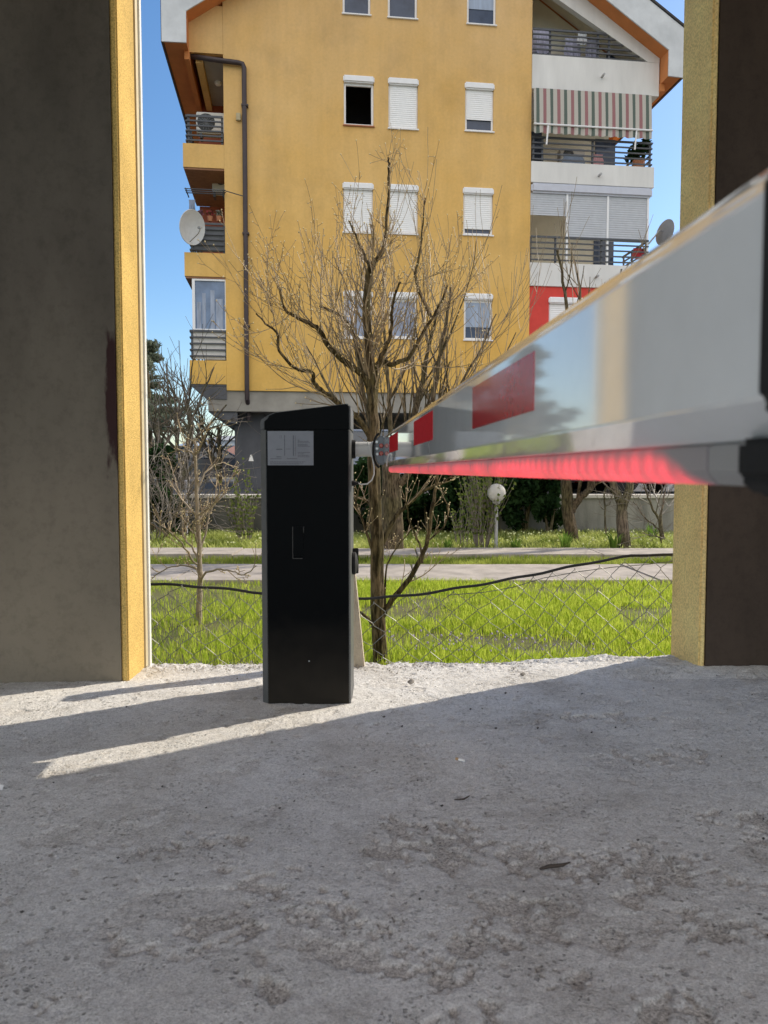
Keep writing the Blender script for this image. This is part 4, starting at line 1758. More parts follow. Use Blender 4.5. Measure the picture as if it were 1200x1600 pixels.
# gable frame (white band under the rake) of level A
sa_top = bs(890)
opn = [(sR + .003, PAR[0][0] + .002)]
band = 0.62
g = MB()
sx1 = ends[0]
lo_in = lambda s: rake(s) - band
sk = bs(1006)
poly = [(sx1, PAR[0][0] + .003), (sx1, rake(sx1)), (sR + .003, rake(sR)), (sR + .003, rake(sR) - band), (sk, PAR[0][0] + .003)]
# straight inner edge from sk upward following the rake
g.prism(poly, -0.03, 0.13)
g.build('gable_band', M_WHITER, bld)
railing(rb[0], sR + .02, bs(1000), bz(900, 92), bz(900, 50), nbar=6, posts=(bs(856), bs(930), bs(947)), t=-.005)
railing(rb[1], sR + .02, bs(1016), bz(920, 256), bz(920, 219), nbar=5, posts=(bs(832), bs(846), bs(924), bs(1013)), t=-.005, side=bs(1015), side_d=1.6)
railing(rb[2], sR + .02, bs(1013), bz(920, 412), bz(920, 373), nbar=5, posts=(bs(829), bs(868), bs(940), bs(1010)), t=-.005, side=bs(1012), side_d=1.6)

# roller shutters and their long box on level C
g = MB()
zb_ = bz(920, 305)
g.box((sR + .01, -.06, zb_), (bs(1017), .13, PAR[1][1] - .006))
sb = g.build('long_shutter_box', mat('box_lilac_grey', (.58, .60, .68), var=.05), rb[2], bevel=.05, bseg=3)
for (u0, u1, vb) in ((828, 884, 336), (887, 948, 375), (950, 1010, 378)):
    g = MB()
    g.box((bs(u0), .03, bz((u0 + u1) / 2, vb)), (bs(u1), .045, zb_ - .002))
    g.build('roller_shutter', M_SHUTG, rb[2])
for u in (885.5, 949, 1011.5):
    g = MB()
    g.box((bs(u) - .025, .0, PAR[2][0] + .002), (bs(u) + .025, .06, zb_ - .002))
    g.build('shutter_guide', M_PVC, rb[2])

# first floor red wall with a window
g = MB()
g.box((sR + .003, 0.02, z_bot), (bs(1016), 0.2, PAR[2][1] - .003))
rw_ = g.build('red_wall', M_REDR, bld)
w0, w1, zt_, zb_ = bs(859), bs(912), bz(880, 465), bz(880, 535)
boolean_cut(rw_, [((w0, -.2, zb_), (w1, .5, zt_))])
g = MB()
g.box((w0, .18, zb_), (w1, .195, zt_))
g.build('dark_backing', M_DARK, bld)
make_window(w0, w1, zb_, zt_, 'low')

# ---- roof: barge boards, soffits, roof slabs
OV = 0.45
g = MB()
T = 0.78     # board width measured vertically
el, er = bs(258, -OV), bs(1061, -OV)
il, ir = bs(296, -OV), bs(1038, -OV)
zl_out = bz(258, 66, -OV)
zr_out = bz(1061, 122, -OV)
zrk = lambda s, off: zA + off - slope_ * abs(s - sA)
top_off = bpt(1060, 45, -OV)[1] - zrk(er, 0)
outer = [(el, zl_out), (el, zrk(el, top_off)), (sA, zA + top_off), (er, zrk(er, top_off)), (er, zr_out)]
inner = [(ir, zr_out + .02), (ir, zrk(ir, 0)), (sA, zA), (il, zrk(il, 0)), (il, zl_out + .01)]
# split into left and right boards so that each polygon is simple
g.prism([outer[0], outer[1], outer[2], inner[2], inner[3], inner[4]], -OV - .04, -OV)
g.prism([outer[2], outer[3], outer[4], inner[0], inner[1], inner[2]], -OV - .04, -OV)
g.build('barge_board', M_FASCIA, bld)
g = MB()
# orange undersides between the board and the wall, then the long eave soffits
for (e_, i_, zo) in ((el, il, zl_out), (er, ir, zr_out)):
    sgn = 1 if i_ > e_ else -1
    wl_ = sl0 if sgn > 0 else ends[0]
    a = (i_, zrk(i_, 0))
    g.prism([(i_, zo + .02), (i_ - sgn * .12, zo + .02), (i_ - sgn * .12, a[1] + .06), (sA, zA + .14), (sA, zA + .02), (i_, a[1])], -OV + .002, D + .4)
    # eave box soffit
    g.prism([(e_ + sgn * .04, zo + .03), (i_ - sgn * .122, zo + .03), (i_ - sgn * .122, zo + .09), (e_ + sgn * .04, zo + .09)], -OV + .002, D + .4)
    # step between soffit and wall
    g.prism([(i_ - sgn * .10, zo - .18), (i_ + sgn * .02, zo - .18), (i_ + sgn * .02, zo + .018), (i_ - sgn * .10, zo + .018)], -OV + .35, D + .4)
g.build('soffit', M_ORANGE, bld)
g = MB()
g.prism([(el - .03, zrk(el, top_off) + .0), (el - .03, zrk(el, top_off) + .06), (sA, zA + top_off + .08), (sA, zA + top_off + .004)], -OV - .07, D + .5)
g.prism([(er + .03, zrk(er, top_off) + .0), (er + .03, zrk(er, top_off) + .06), (sA, zA + top_off + .08), (sA, zA + top_off + .004)], -OV - .07, D + .5)
g.build('roof', mat('dark_roof', (.06, .055, .055), var=.2), bld)
# eave fascias along the sides
M_EAVE = mat('eave_brown', (.10, .07, .06), var=.15)
g = MB()
g.box((el - .02, -OV + .003, zl_out + .005), (el + .03, D + .4, zrk(el, top_off) - .005))
g.build('eave_fascia', M_EAVE, bld)
g = MB()
g.box((er - .03, -OV + .003, zr_out + .005), (er + .02, D + .4, zrk(er, top_off) - .005))
g.build('eave_fascia', M_EAVE, bld)

# ---- downpipe
px = [(281, 68), (281, 80), (285, 85), (300, 88), (340, 94), (372, 98), (379, 100), (381.5, 106), (381.5, 125)]
pts = []
for i, (u, v) in enumerate(px):
    tt = 0.9 * (1 - min(1, i / 4.0)) - 0.09
    q = bpt(u, v, tt)
    pts.append(Vector((q[0], tt, q[1])))
q = bpt(386, 618, -.09)
pts += [Vector((pts[-1].x + (q[0] - pts[-1].x) * k, -.09, pts[-1].z + (q[1] - pts[-1].z) * k)) for k in (.2, .5, .8, .97)]
pts += [Vector((q[0], -.05, q[1] - .08)), Vector((q[0] + .02, .25, q[1] - .30)), Vector((q[0] + .02, .3, q[1] - .6))]
g = MB()
g.tube(pts, .06, 12)
dp = g.build('downpipe', M_BROWN, bld, smooth=True)
for v in (165, 365, 510):
    g = MB()
    q = bpt(382 + (v - 106) * .0085, v, -.09)
    g.box((q[0] - .085, -.15, q[1] - .02), (q[0] + .085, -.002, q[1] + .02))
    g.build('pipe_clamp', M_BROWN, dp)
g = MB()
q = bpt(373, 184)
g.box((q[0] - .06, -.08, q[1] - .09), (q[0] + .05, -.002, q[1] + .09))
g.build('vent_box', mat('vent_beige', (.5, .42, .26)), bld, bevel=.01)


def bworld(s, t, z):
    return B0 + EX * s + EY * t + Vector((0, 0, LOTZ + z))


# ---- things fixed to or standing on the balconies -------------------------
def ac_unit(u, v, t, w, h, label, fan=True):
    q = bpt(u, v, t)
    root = empty('air_conditioner', bworld(q[0], t, q[1]), TH)
    tag(root, label, 'air conditioner', 'air conditioners on the apartment balconies')
    g = MB()
    g.box((-w / 2, 0, 0), (w / 2, .3, h))
    g.build('casing', mat('ac_white', (.66, .65, .62), var=.06, scale=4), root, bevel=.02)
    g = MB()
    if fan:
        g.lathe([(.33 * h * 1.2, -.012), (.36 * h * 1.2, -.002)], (-w * .18, -.0005, h * .5), 'y', 24)
    else:
        g.lathe([(.2 * h, -.012), (.22 * h, -.002)], (w * .15, -.0005, h * .55), 'y', 24)
    f = g.build('fan_grille', mat('ac_dark', (.06, .065, .07), var=.2), root, smooth=True)
    g = MB()
    for k in range(8):
        a = k * math.pi / 8
        rr_ = .33 * h * 1.15 if fan else .19 * h
        cx_, cz2_ = (-w * .18, h * .5) if fan else (w * .15, h * .55)
        g.tube([(cx_ + rr_ * math.cos(a), -.02, cz2_ + rr_ * math.sin(a)), (cx_ - rr_ * math.cos(a), -.02, cz2_ - rr_ * math.sin(a))], .006, 4)
    g.build('grille_bars', mat('ac_bar', (.25, .26, .27)), f)
    for s_ in (-w * .35, w * .35):
        g = MB()
        g.box((s_ - .03, .02, -.12), (s_ + .03, .28, -.001))
        g.build('foot', M_RAIL, root)
    return root


ac_unit(331, 208, .55, .78, .52, 'white air conditioner with round fan behind the topmost left balcony railing')
ac_unit(342, 300, .9, .34, .55, 'narrow white air conditioner hung high in the second left loggia', False)
ac_unit(895, 252, .9, .7, .35, 'grey white air conditioner behind the railing under the striped awning')

# satellite dishes
def dish(u, v, t, rx, yaw, pitch, col, label, arm_to):
    q = bpt(u, v, t)
    root = empty('satellite_dish', bworld(q[0], t, q[1]), yaw)
    tag(root, label, 'satellite dish', 'satellite dishes on the apartment block')
    root.rotation_euler = (pitch, 0, yaw)
    g = MB()
    prof = [(rx * k / 8, .22 * rx * (k / 8) ** 2) for k in range(9)]
    vs = [(r_ if r_ > 0 else .001, h_) for r_, h_ in prof]
    back = [(r_ + .006, h_ - .012) for r_, h_ in vs[::-1]]
    g.lathe([(a_, -b_) for a_, b_ in vs + back], (0, 0, 0), 'y', 28)
    g.build('reflector', col, root, smooth=True)
    g = MB()
    g.tube([(0, -.0, -rx * .95), (0, -rx * .75, -rx * .35), (0, -rx * .9, -rx * .02)], .012, 6)
    g.lathe([(.03, 0), (.035, .10)], (0, -rx * .95, 0), 'y', 10)
    g.build('feed_arm', M_STEEL, root)
    # bracket back to the building
    g = MB()
    inv = root.matrix_basis.inverted()
    tgt = inv @ bworld(*arm_to)
    g.tube([(0, .02, 0), (0, .12, 0), tuple(tgt)], .022, 8)
    g.build('wall_bracket', M_STEEL, root)
    return root


M_DISH = mat('dish_white', (.62, .62, .60), rough=.5, var=.06)
M_DISHG = mat('dish_grey', (.20, .20, .21), rough=.5, var=.1)
dish(297, 355, -.45, .41, R(58), R(12), M_DISH, 'white satellite dish beside the second balcony on the left corner', (bs(316), .05, bz(316, 368)))
dish(1036, 362, -.1, .34, R(112), R(8), M_DISHG, 'dark grey satellite dish at the right end of the shuttered balcony', (bs(1012), .1, bz(1012, 384)))

# striped awning
aw = empty('striped_awning', bworld(sR, -.12, bz(830, 141)), TH)
tag(aw, 'red, green and cream striped awning hanging over the second balcony from the top', 'awning')
m = bpy.data.materials.new('striped_canvas')
m.use_nodes = True
n, l, b = nodes_of(m)
b.inputs['Roughness'].default_value = 0.9
tc = n.new('ShaderNodeTexCoord')
sx = n.new('ShaderNodeSeparateXYZ')
l.new(tc.outputs['Object'], sx.inputs['Vector'])
awW = bs(1009) - sR
mu = n.new('ShaderNodeMath')
mu.operation = 'MULTIPLY'
mu.inputs[1].default_value = 8.6 / awW
l.new(sx.outputs['X'], mu.inputs[0])
fr_ = n.new('ShaderNodeMath')
fr_.operation = 'FRACT'
l.new(mu.outputs[0], fr_.inputs[0])
rp = n.new('ShaderNodeValToRGB')
rp.color_ramp.interpolation = 'CONSTANT'
cols = [(0, (.50, .47, .42)), (.20, (.11, .14, .12)), (.42, (.50, .47, .42)), (.70, (.32, .155, .16)), (.93, (.50, .47, .42))]
els = rp.color_ramp.elements
els[0].position = 0
els[0].color = cols[0][1] + (1,)
els[1].position = cols[1][0]
els[1].color = cols[1][1] + (1,)
for p_, c_ in cols[2:]:
    e_ = els.new(p_)
    e_.color = c_ + (1,)
l.new(fr_.outputs[0], rp.inputs['Fac'])
l.new(rp.outputs['Color'], b.inputs['Base Color'])
hA = bz(830, 141) - bz(830, 199)
nx_, nz_ = 90, 8
vs, fs = [], []
for j in range(nz_ + 1):
    for i in range(nx_ + 1):
        x = awW * i / nx_ + .01
        zf = j / nz_
        dep = -.02 - .06 * math.sin(zf * 1.2) + .015 * math.sin(i * .9) * zf
        vs.append((x, dep, -hA * zf))
for i in range(nx_ + 1):
    x = awW * i / nx_ + .01
    vs.append((x, -.075 + .03 * math.sin(i * .9 + .5), -hA - .19 - .035 * abs(math.sin(i * .45))))
for j in range(nz_ + 1):
    for i in range(nx_):
        a = j * (nx_ + 1) + i
        fs.append((a, a + 1, a + nx_ + 2, a + nx_ + 1))
g = MB()
g.add(vs, fs)
g.build('canvas', m, aw, smooth=True)
g = MB()
g.tube([(0, -.10, -hA), (awW + .02, -.10, -hA)], .026, 8)
g.build('front_bar', M_PVC, aw, smooth=True)
for sx_ in (awW * .12, awW * .87):
    g = MB()
    g.tube([(sx_, -.09, -hA - .02), (sx_ - .03, -.06, -hA - .50)], .024, 8)
    g.build('strut', M_PVC, aw, smooth=True)

# laundry and plants on balconies
def laundry(u, v, t, w, h, m, label, seed):
    q = bpt(u, v, t)
    g = MB()
    rr_ = random.Random(seed)
    nx2, nz2 = 10, 8
    vs, fs = [], []
    for j in range(nz2 + 1):
        for i in range(nx2 + 1):
            x = w * (i / nx2 - .5) * (1 - .12 * math.sin(j * .8))
            vs.append((x, .035 * math.sin(i * 1.7 + seed) * j / nz2, -h * j / nz2 * (1 - .12 * abs(i / nx2 - .5))))
    for j in range(nz2):
        for i in range(nx2):
            a = j * (nx2 + 1) + i
            fs.append((a, a + 1, a + nx2 + 2, a + nx2 + 1))
    g.add(vs, fs)
    o = g.build('laundry', m, None, smooth=True)
    o.location = bworld(q[0], t, q[1])
    o.rotation_euler = (0, 0, TH)
    tag(o, label, 'laundry', 'laundry drying on the balconies')
    return o


M_CL1 = mat('cloth_lilac', (.42, .42, .55), var=.3, scale=6, stretch=(3, 1, 1))
M_CL2 = mat('cloth_white', (.66, .67, .70), var=.1, scale=4)
M_CL3 = mat('cloth_pink', (.55, .30, .32), var=.15, scale=4)
M_CL4 = mat('cloth_bluegrey', (.22, .26, .34), var=.2, scale=4)
laundry(846, 46, .35, .50, .62, M_CL1, 'lilac laundry at the left end of the attic balcony', 1)
laundry(910, 52, .30, .26, .30, M_CL2, 'white cloth hung highest in the middle of the attic balcony', 2)
laundry(895, 60, .5, .45, .5, M_CL1, 'lilac checked laundry left of the white cloth on the attic balcony', 3)
laundry(925, 62, .45, .35, .5, M_CL1, 'lilac striped laundry right of the white cloth on the attic balcony', 4)
laundry(896, 241, .2, .6, .28, M_CL4, 'blue grey cloth behind the railing below the striped awning', 5)
laundry(934, 241, .2, .30, .30, M_CL3, 'pink cloth behind the railing below the striped awning', 6)
laundry(300, 312, -.15, .16, .5, M_CL4, 'blue patterned cloth hanging outside the second left loggia', 7)
laundry(1000, 388, .3, .40, .3, mat('cloth_red', (.45, .04, .05), var=.2), 'red cloth on the right end of the shuttered balcony', 8)


def leaf_cloud(n, centers, radii, size, seed, flat=0.0, ratio=1.8):
    r = np.random.default_rng(seed)
    centers = np.asarray(centers, float)
    radii = np.asarray(radii, float)
    k = r.integers(0, len(centers), n)
    d = r.normal(size=(n, 3))
    d /= np.linalg.norm(d, axis=1)[:, None]
    rad = r.random(n) ** 0.45
    p = centers[k] + d * rad[:, None] * radii[k]
    a = r.normal(size=(n, 3))
    a[:, 2] *= (1 - flat)
    a /= np.linalg.norm(a, axis=1)[:, None]
    t = r.normal(size=(n, 3))
    b_ = np.cross(a, t)
    b_ /= np.linalg.norm(b_, axis=1)[:, None] + 1e-9
    s = size * r.uniform(.6, 1.4, n)[:, None]
    V = np.empty((n, 4, 3))
    V[:, 0] = p - a * s * ratio / 2
    V[:, 1] = p + b_ * s * .5
    V[:, 2] = p + a * s * ratio / 2
    V[:, 3] = p - b_ * s * .5
    Fq = np.arange(n * 4).reshape(n, 4)
    return V.reshape(-1, 3), Fq


M_DKLEAF = leafmat('dark_evergreen_leaf', (0.012, 0.028, 0.012), (0.035, 0.07, 0.025), trans=0.2, scale=3)
M_MIDLEAF = leafmat('fresh_leaf', (0.10, 0.15, 0.03), (0.24, 0.30, 0.08), trans=0.45, scale=6)
M_PINE = leafmat('pine_needles', (0.10, 0.135, 0.10), (0.27, 0.31, 0.24), trans=0.25, scale=.8)

q = bpt(998, 240, .35)
pl = empty('balcony_plant', bworld(q[0], .35, q[1] - .35), TH)
tag(pl, 'dark leafy potted plant at the right end of the balcony under the awning', 'plant')
V, Fq = leaf_cloud(420, [(0, 0, .45), (.2, 0, .62), (-.15, .1, .3)], [(.28, .2, .25), (.16, .15, .2), (.2, .2, .2)], .08, 5)
np_mesh('foliage', V, Fq, M_DKLEAF, pl)
g = MB()
g.lathe([(.12, 0), (.17, .22)], (0, 0, -.05), 'z', 14)
g.build('pot', M_SILL, pl)
# clothes drying frame and flower shelf in second left loggia
q = bpt(320, 305, .2)
dr = empty('drying_rack', bworld(q[0], .1, q[1]), TH)
tag(dr, 'dark metal drying bars reaching out above the second left balcony railing', 'drying rack')
g = MB()
for k in range(3):
    g.tube([(-.45, -.3 + .14 * k, 0), (.55, -.3 + .14 * k, .0)], .013, 6)
g.tube([(-.42, -.33, 0), (-.42, .3, .0)], .016, 6)
g.tube([(.5, -.33, 0), (.5, .3, .0)], .016, 6)
g.build('rack_bars', M_RAIL, dr)
g = MB()
g.tube([(.5, -.3, 0), (.98, -.3, -.12)], .012, 6)
g.build('rack_stay', M_RAIL, dr)
for k, (u, c_) in enumerate(((312, 'pink blooming'), (328, 'red blooming'), (342, 'pale blooming'))):
    q = bpt(u, 345, .08)
    fp = empty('flower_pot', bworld(q[0], .12, q[1]), TH)
    tag(fp, c_ + ' flower pot standing on the second left balcony railing, ' + ('nearest the dish', 'middle of three', 'nearest the downpipe')[k], 'flower pot', 'flower pots on the second left balcony')
    g = MB()
    g.lathe([(.05, 0), (.075, .12)], (0, 0, 0), 'z', 12)
    g.build('pot', M_SILL, fp)
    V, Fq = leaf_cloud(60, [(0, 0, .2)], [(.10, .08, .09)], .05, 30 + k)
    np_mesh('flowers', V, Fq, leafmat('bloom_' + 'abc'[k], (.05, .10, .03), [(.5, .2, .3), (.5, .08, .1), (.5, .45, .4)][k], scale=14), fp)
#SPLIT3
# ------------------------------------------------------------------ TREES
def bark_material(name, base, crack):
    """ridged bark: light plates, dark vertical fissures, relief from the same pattern"""
    m = bpy.data.materials.new(name)
    m.use_nodes = True
    n, l, b = nodes_of(m)
    b.inputs['Roughness'].default_value = 0.88
    b.inputs['Specular IOR Level'].default_value = 0.2
    tc = n.new('ShaderNodeTexCoord')
    mp = n.new('ShaderNodeMapping')
    mp.inputs['Scale'].default_value = (1, 1, .16)
    l.new(tc.outputs['Object'], mp.inputs['Vector'])
    z = n.new('ShaderNodeTexNoise')
    z.inputs['Scale'].default_value = 62
    z.inputs['Detail'].default_value = 6
    z.inputs['Roughness'].default_value = 0.62
    l.new(mp.outputs['Vector'], z.inputs['Vector'])
    r = n.new('ShaderNodeValToRGB')
    r.color_ramp.elements[0].position = 0.40
    r.color_ramp.elements[1].position = 0.60
    r.color_ramp.elements[0].color = crack + (1,)
    r.color_ramp.elements[1].color = base + (1,)
    l.new(z.outputs['Fac'], r.inputs['Fac'])
    g_ = n.new('ShaderNodeTexNoise')
    g_.inputs['Scale'].default_value = 4
    g_.inputs['Detail'].default_value = 5
    l.new(tc.outputs['Object'], g_.inputs['Vector'])
    r2 = n.new('ShaderNodeValToRGB')
    r2.color_ramp.elements[0].position = 0.38
    r2.color_ramp.elements[1].position = 0.62
    r2.color_ramp.elements[0].color = (0.80, 0.86, 0.62, 1)
    r2.color_ramp.elements[1].color = (1.1, 1.05, 1.0, 1)
    l.new(g_.outputs['Fac'], r2.inputs['Fac'])
    x = n.new('ShaderNodeMixRGB')
    x.blend_type = 'MULTIPLY'
    x.inputs['Fac'].default_value = 1
    l.new(r.outputs['Color'], x.inputs['Color1'])
    l.new(r2.outputs['Color'], x.inputs['Color2'])
    l.new(x.outputs['Color'], b.inputs['Base Color'])
    bp = n.new('ShaderNodeBump')
    bp.inputs['Strength'].default_value = 1.0
    bp.inputs['Distance'].default_value = 0.010
    l.new(z.outputs['Fac'], bp.inputs['Height'])
    l.new(bp.outputs['Normal'], b.inputs['Normal'])
    return m


M_BARK = bark_material('fruit_bark', (0.19, 0.145, 0.092), (0.030, 0.022, 0.012))
M_TWIG = mat('bare_twig', (0.34, 0.255, 0.16), rough=.55, var=0.5, scale=7, spec=0.45)
M_BUD = mat('swelling_bud', (0.62, 0.52, 0.30), rough=.7, var=0.25, scale=9)
M_BARK2 = bark_material('old_bark', (0.16, 0.125, 0.09), (0.04, 0.03, 0.02))
M_TWIG2 = mat('thin_twig', (0.26, 0.20, 0.13), rough=.6, var=0.35, scale=4, spec=0.35)
M_BARKG = bark_material('grey_bark', (0.21, 0.175, 0.14), (0.055, 0.045, 0.035))
M_TWIGG = mat('grey_twig', (0.19, 0.165, 0.14), rough=.5, var=0.25, scale=4)


def rvec(rr):
    v = Vector((rr.gauss(0, 1), rr.gauss(0, 1), rr.gauss(0, 1)))
    return v.normalized()


def smooth_pts(pts, sub=3):
    """Catmull-Rom through pts"""
    out_ = []
    n_ = len(pts)
    for i in range(n_ - 1):
        p0 = pts[max(i - 1, 0)]
        p1, p2 = pts[i], pts[i + 1]
        p3 = pts[min(i + 2, n_ - 1)]
        for k in range(sub):
            t = k / sub
            out_.append(0.5 * ((2 * p1) + (p2 - p0) * t + (2 * p0 - 5 * p1 + 4 * p2 - p3) * t * t + (3 * p1 - p0 - 3 * p2 + p3) * t ** 3))
    out_.append(pts[-1].copy())
    return out_


class Tree:
    def __init__(s, seed, wig=0.16, up=0.10):
        s.rr = random.Random(seed)
        s.thick = MB()
        s.thin = MB()
        s.buds = MB()
        s.wig, s.up = wig, up
        s.nb = 0
        s.view = None

    def limb(s, pts, r0, r1, sub=4, jit=0.0):
        pts = smooth_pts([Vector(p) for p in pts], sub)
        if jit:
            pts = [pts[0]] + [p + rvec(s.rr) * jit for p in pts[1:]]
        n_ = len(pts)
        rad = [r0 + (r1 - r0) * (i / (n_ - 1)) ** 0.85 for i in range(n_)]
        s.thick.tube(pts, rad, 9 if r0 > .02 else 6)
        return pts, rad

    def bud(s, p, r):
        s.nb += 1
        a = r
        d = rvec(s.rr) * a * .3
        s.buds.add([p + Vector((0, 0, a * 1.5)) + d, p + Vector((a, 0, 0)), p + Vector((0, a, 0)), p - Vector((a, 0, 0)), p - Vector((0, a, 0)), p - Vector((0, 0, a))],
                   [(0, 1, 2), (0, 2, 3), (0, 3, 4), (0, 4, 1), (5, 2, 1), (5, 3, 2), (5, 4, 3), (5, 1, 4)])

    def shoot(s, p, d, length, r, level, maxlev, nch, seg=0.07, spurs=0.0, budr=0.0, up=None, ang=(25, 55), shrink=(.45, .75), env=None, rmin=0.0012):
        rr = s.rr
        up = s.up if up is None else up
        n_ = max(3, int(length / seg))
        st = length / n_
        pts = [Vector(p)]
        d = Vector(d).normalized()
        for i in range(n_):
            d = (d + rvec(rr) * s.wig + Vector((0, 0, up))).normalized()
            q = pts[-1] + d * st
            if env and not env(q):
                d = (d * .3 + Vector((0, 0, 1)) * .4 + rvec(rr) * .3).normalized()
                q = pts[-1] + d * st * .5
            pts.append(q)
        tip = max(rmin, r * .42)
        rad = [max(rmin, r + (tip - r) * i / n_) for i in range(n_ + 1)]
        (s.thick if r > 0.009 else s.thin).tube(pts, rad, 6 if r > .009 else (4 if r > rmin * 1.6 else 3), cap=False)
        if budr:
            s.bud(pts[-1], budr)
        # short fruiting spurs
        if spurs:
            for i in range(1, n_):
                if rr.random() < spurs:
                    dd = (rvec(rr) + d * .5 + Vector((0, 0, .3))).normalized()
                    ln = rr.uniform(.012, .045)
                    q = pts[i] + dd * ln
                    s.thin.tube([pts[i], q], [rmin * 1.4, rmin * 1.1], 3, cap=False)
                    if budr: s.bud(q, budr * rr.uniform(.8, 1.2))
        if level < maxlev:
            for k in range(nch[level] if level < len(nch) else 2):
                f = rr.uniform(.18, .95)
                i = min(n_ - 1, int(f * n_))
                base = pts[i]
                t = (pts[i + 1] - pts[i]).normalized()
                side = t.cross(rvec(rr)).normalized()
                a = R(rr.uniform(*ang))
                dd = t * math.cos(a) + side * math.sin(a)
                s.shoot(base, dd, length * rr.uniform(*shrink), max(rmin, rad[i] * rr.uniform(.5, .75)), level + 1, maxlev, nch, seg, spurs, budr, up, ang, shrink, env, rmin)
        return pts

    def finish(s, name, label, cat, base, mats, group=None):
        root = empty(name, base)
        tag(root, label, cat, group)
        inv = Matrix.Translation(-Vector(base))
        for mb_, nm, mt in ((s.thick, 'trunk', mats[0]), (s.thin, 'crown', mats[1]), (s.buds, 'buds', mats[2] if len(mats) > 2 else mats[1])):
            if not mb_.v: continue
            o = mb_.build(nm, mt, root, smooth=(nm == 'trunk'))
            o.matrix_parent_inverse = inv
            if nm == 'trunk':
                o.data.polygons.foreach_set('use_smooth', [True] * len(o.data.polygons))
            if nm == 'buds': o['kind'] = 'stuff'
        return root


# ---- the fruit tree right behind the barrier
TY = 4.45
T = Tree(3, wig=0.12, up=0.08)


def L(pix, y0, y1=None):
    y1 = y0 if y1 is None else y1
    n_ = len(pix)
    return [P(u, v, y0 + (y1 - y0) * i / (n_ - 1)) for i, (u, v) in enumerate(pix)]


tr, trr = T.limb(L([(594, 1062), (592, 1000), (590, 930), (589, 860), (587, 790), (584, 720), (583, 660), (581, 630)], TY), .046, .033, jit=.004)
limbs = []


def add_limb(pix, y1, r0, r1, n_sh, ln, y0=TY, dirbias=(0, 0, .5)):
    pts, rad = T.limb(L(pix, y0, y1), r0, r1, jit=.004)
    limbs.append((pts, rad, n_sh, ln, Vector(dirbias)))


add_limb([(582, 640), (580, 590), (577, 540), (573, 485), (577, 430), (583, 412)], TY - .05, .030, .020, 26, (.2, .55))
add_limb([(582, 414), (592, 400), (600, 383), (604, 350), (607, 300), (608, 262), (606, 245)], TY - .05, .015, .005, 20, (.04, .22), TY - .05)
add_limb([(580, 420), (570, 400), (556, 368), (545, 345)], TY + .1, .011, .004, 10, (.1, .35), TY - .05)
add_limb([(583, 655), (572, 594), (541, 567), (510, 537), (499, 515), (476, 502), (458, 492), (445, 483), (434, 445)], TY - .35, .022, .006, 26, (.2, .62))
add_limb([(582, 630), (570, 585), (560, 548), (553, 525), (545, 506), (525, 490), (499, 479)], TY + .35, .021, .007, 22, (.2, .65))
add_limb([(584, 655), (589, 577), (600, 566), (612, 569), (626, 565), (641, 556), (664, 514), (675, 498), (690, 470), (700, 445)], TY + .2, .021, .006, 26, (.2, .6))
add_limb([(588, 575), (600, 548), (610, 525), (612, 490), (616, 465), (625, 440)], TY - .3, .016, .006, 18, (.2, .55))
add_limb([(584, 690), (560, 655), (526, 628), (505, 612), (491, 598), (487, 582), (460, 575), (437, 548), (434, 521), (415, 505), (400, 490)], TY - .6, .019, .004, 26, (.12, .5))
add_limb([(674, 498), (650, 440), (655, 400), (660, 350), (664, 310)], TY + .3, .012, .004, 14, (.1, .35), TY + .2)
add_limb([(596, 965), (612, 938), (640, 905), (662, 862), (670, 830), (678, 780), (684, 740), (688, 715)], TY - .25, .019, .007, 9, (.08, .35), TY)
add_limb([(590, 870), (612, 818), (640, 785), (665, 765), (690, 755)], TY + .2, .017, .009, 7, (.05, .25), TY)
add_limb([(688, 757), (700, 748), (712, 742)], TY + .2, .006, .004, 6, (.04, .12), TY + .2)
add_limb([(592, 880), (578, 850), (566, 812), (556, 790), (560, 765)], TY - .1, .011, .005, 9, (.1, .3), TY)
add_limb([(586, 800), (575, 785), (556, 776)], TY + .1, .012, .008, 4, (.05, .2), TY)
add_limb([(594, 990), (580, 972), (560, 955)], TY - .15, .011, .008, 2, (.04, .1), TY)
add_limb([(668, 845), (692, 825), (700, 800), (696, 780)], TY - .25, .006, .003, 6, (.04, .15), TY - .22)
add_limb([(660, 880), (655, 850), (640, 815), (635, 790), (634, 770)], TY - .25, .008, .003, 6, (.04, .2), TY - .2)
add_limb([(602, 955), (603, 900), (610, 870), (625, 850), (640, 830)], TY + .05, .008, .003, 5, (.05, .15), TY)


for pts, rad, ns, (l0, l1), bias in limbs:
    n_ = len(pts)
    ns = max(2, int(ns * .82))
    for k in range(ns):
        f = (k + T.rr.random()) / ns * .9 + .1
        i = min(n_ - 2, int(f * (n_ - 1)))
        t = (pts[i + 1] - pts[i]).normalized()
        side = t.cross(rvec(T.rr)).normalized()
        d = (side * .62 + t * .6 + bias * T.rr.uniform(.2, 1.2)).normalized()
        ln = T.rr.uniform(l0, l1)
        T.shoot(pts[i], d, ln, max(.0017, rad[i] * .27), 0, 1, [2 if ln < .3 else 4], seg=.04, spurs=.30, budr=.0042, ang=(18, 42), rmin=.0013, shrink=(.35, .7))
T.finish('fruit_tree', 'knobbly bare fruit tree with swelling buds rising right behind the barrier cabinet', 'tree', P(594, 1040, TY), (M_BARK, M_TWIG, M_BUD))

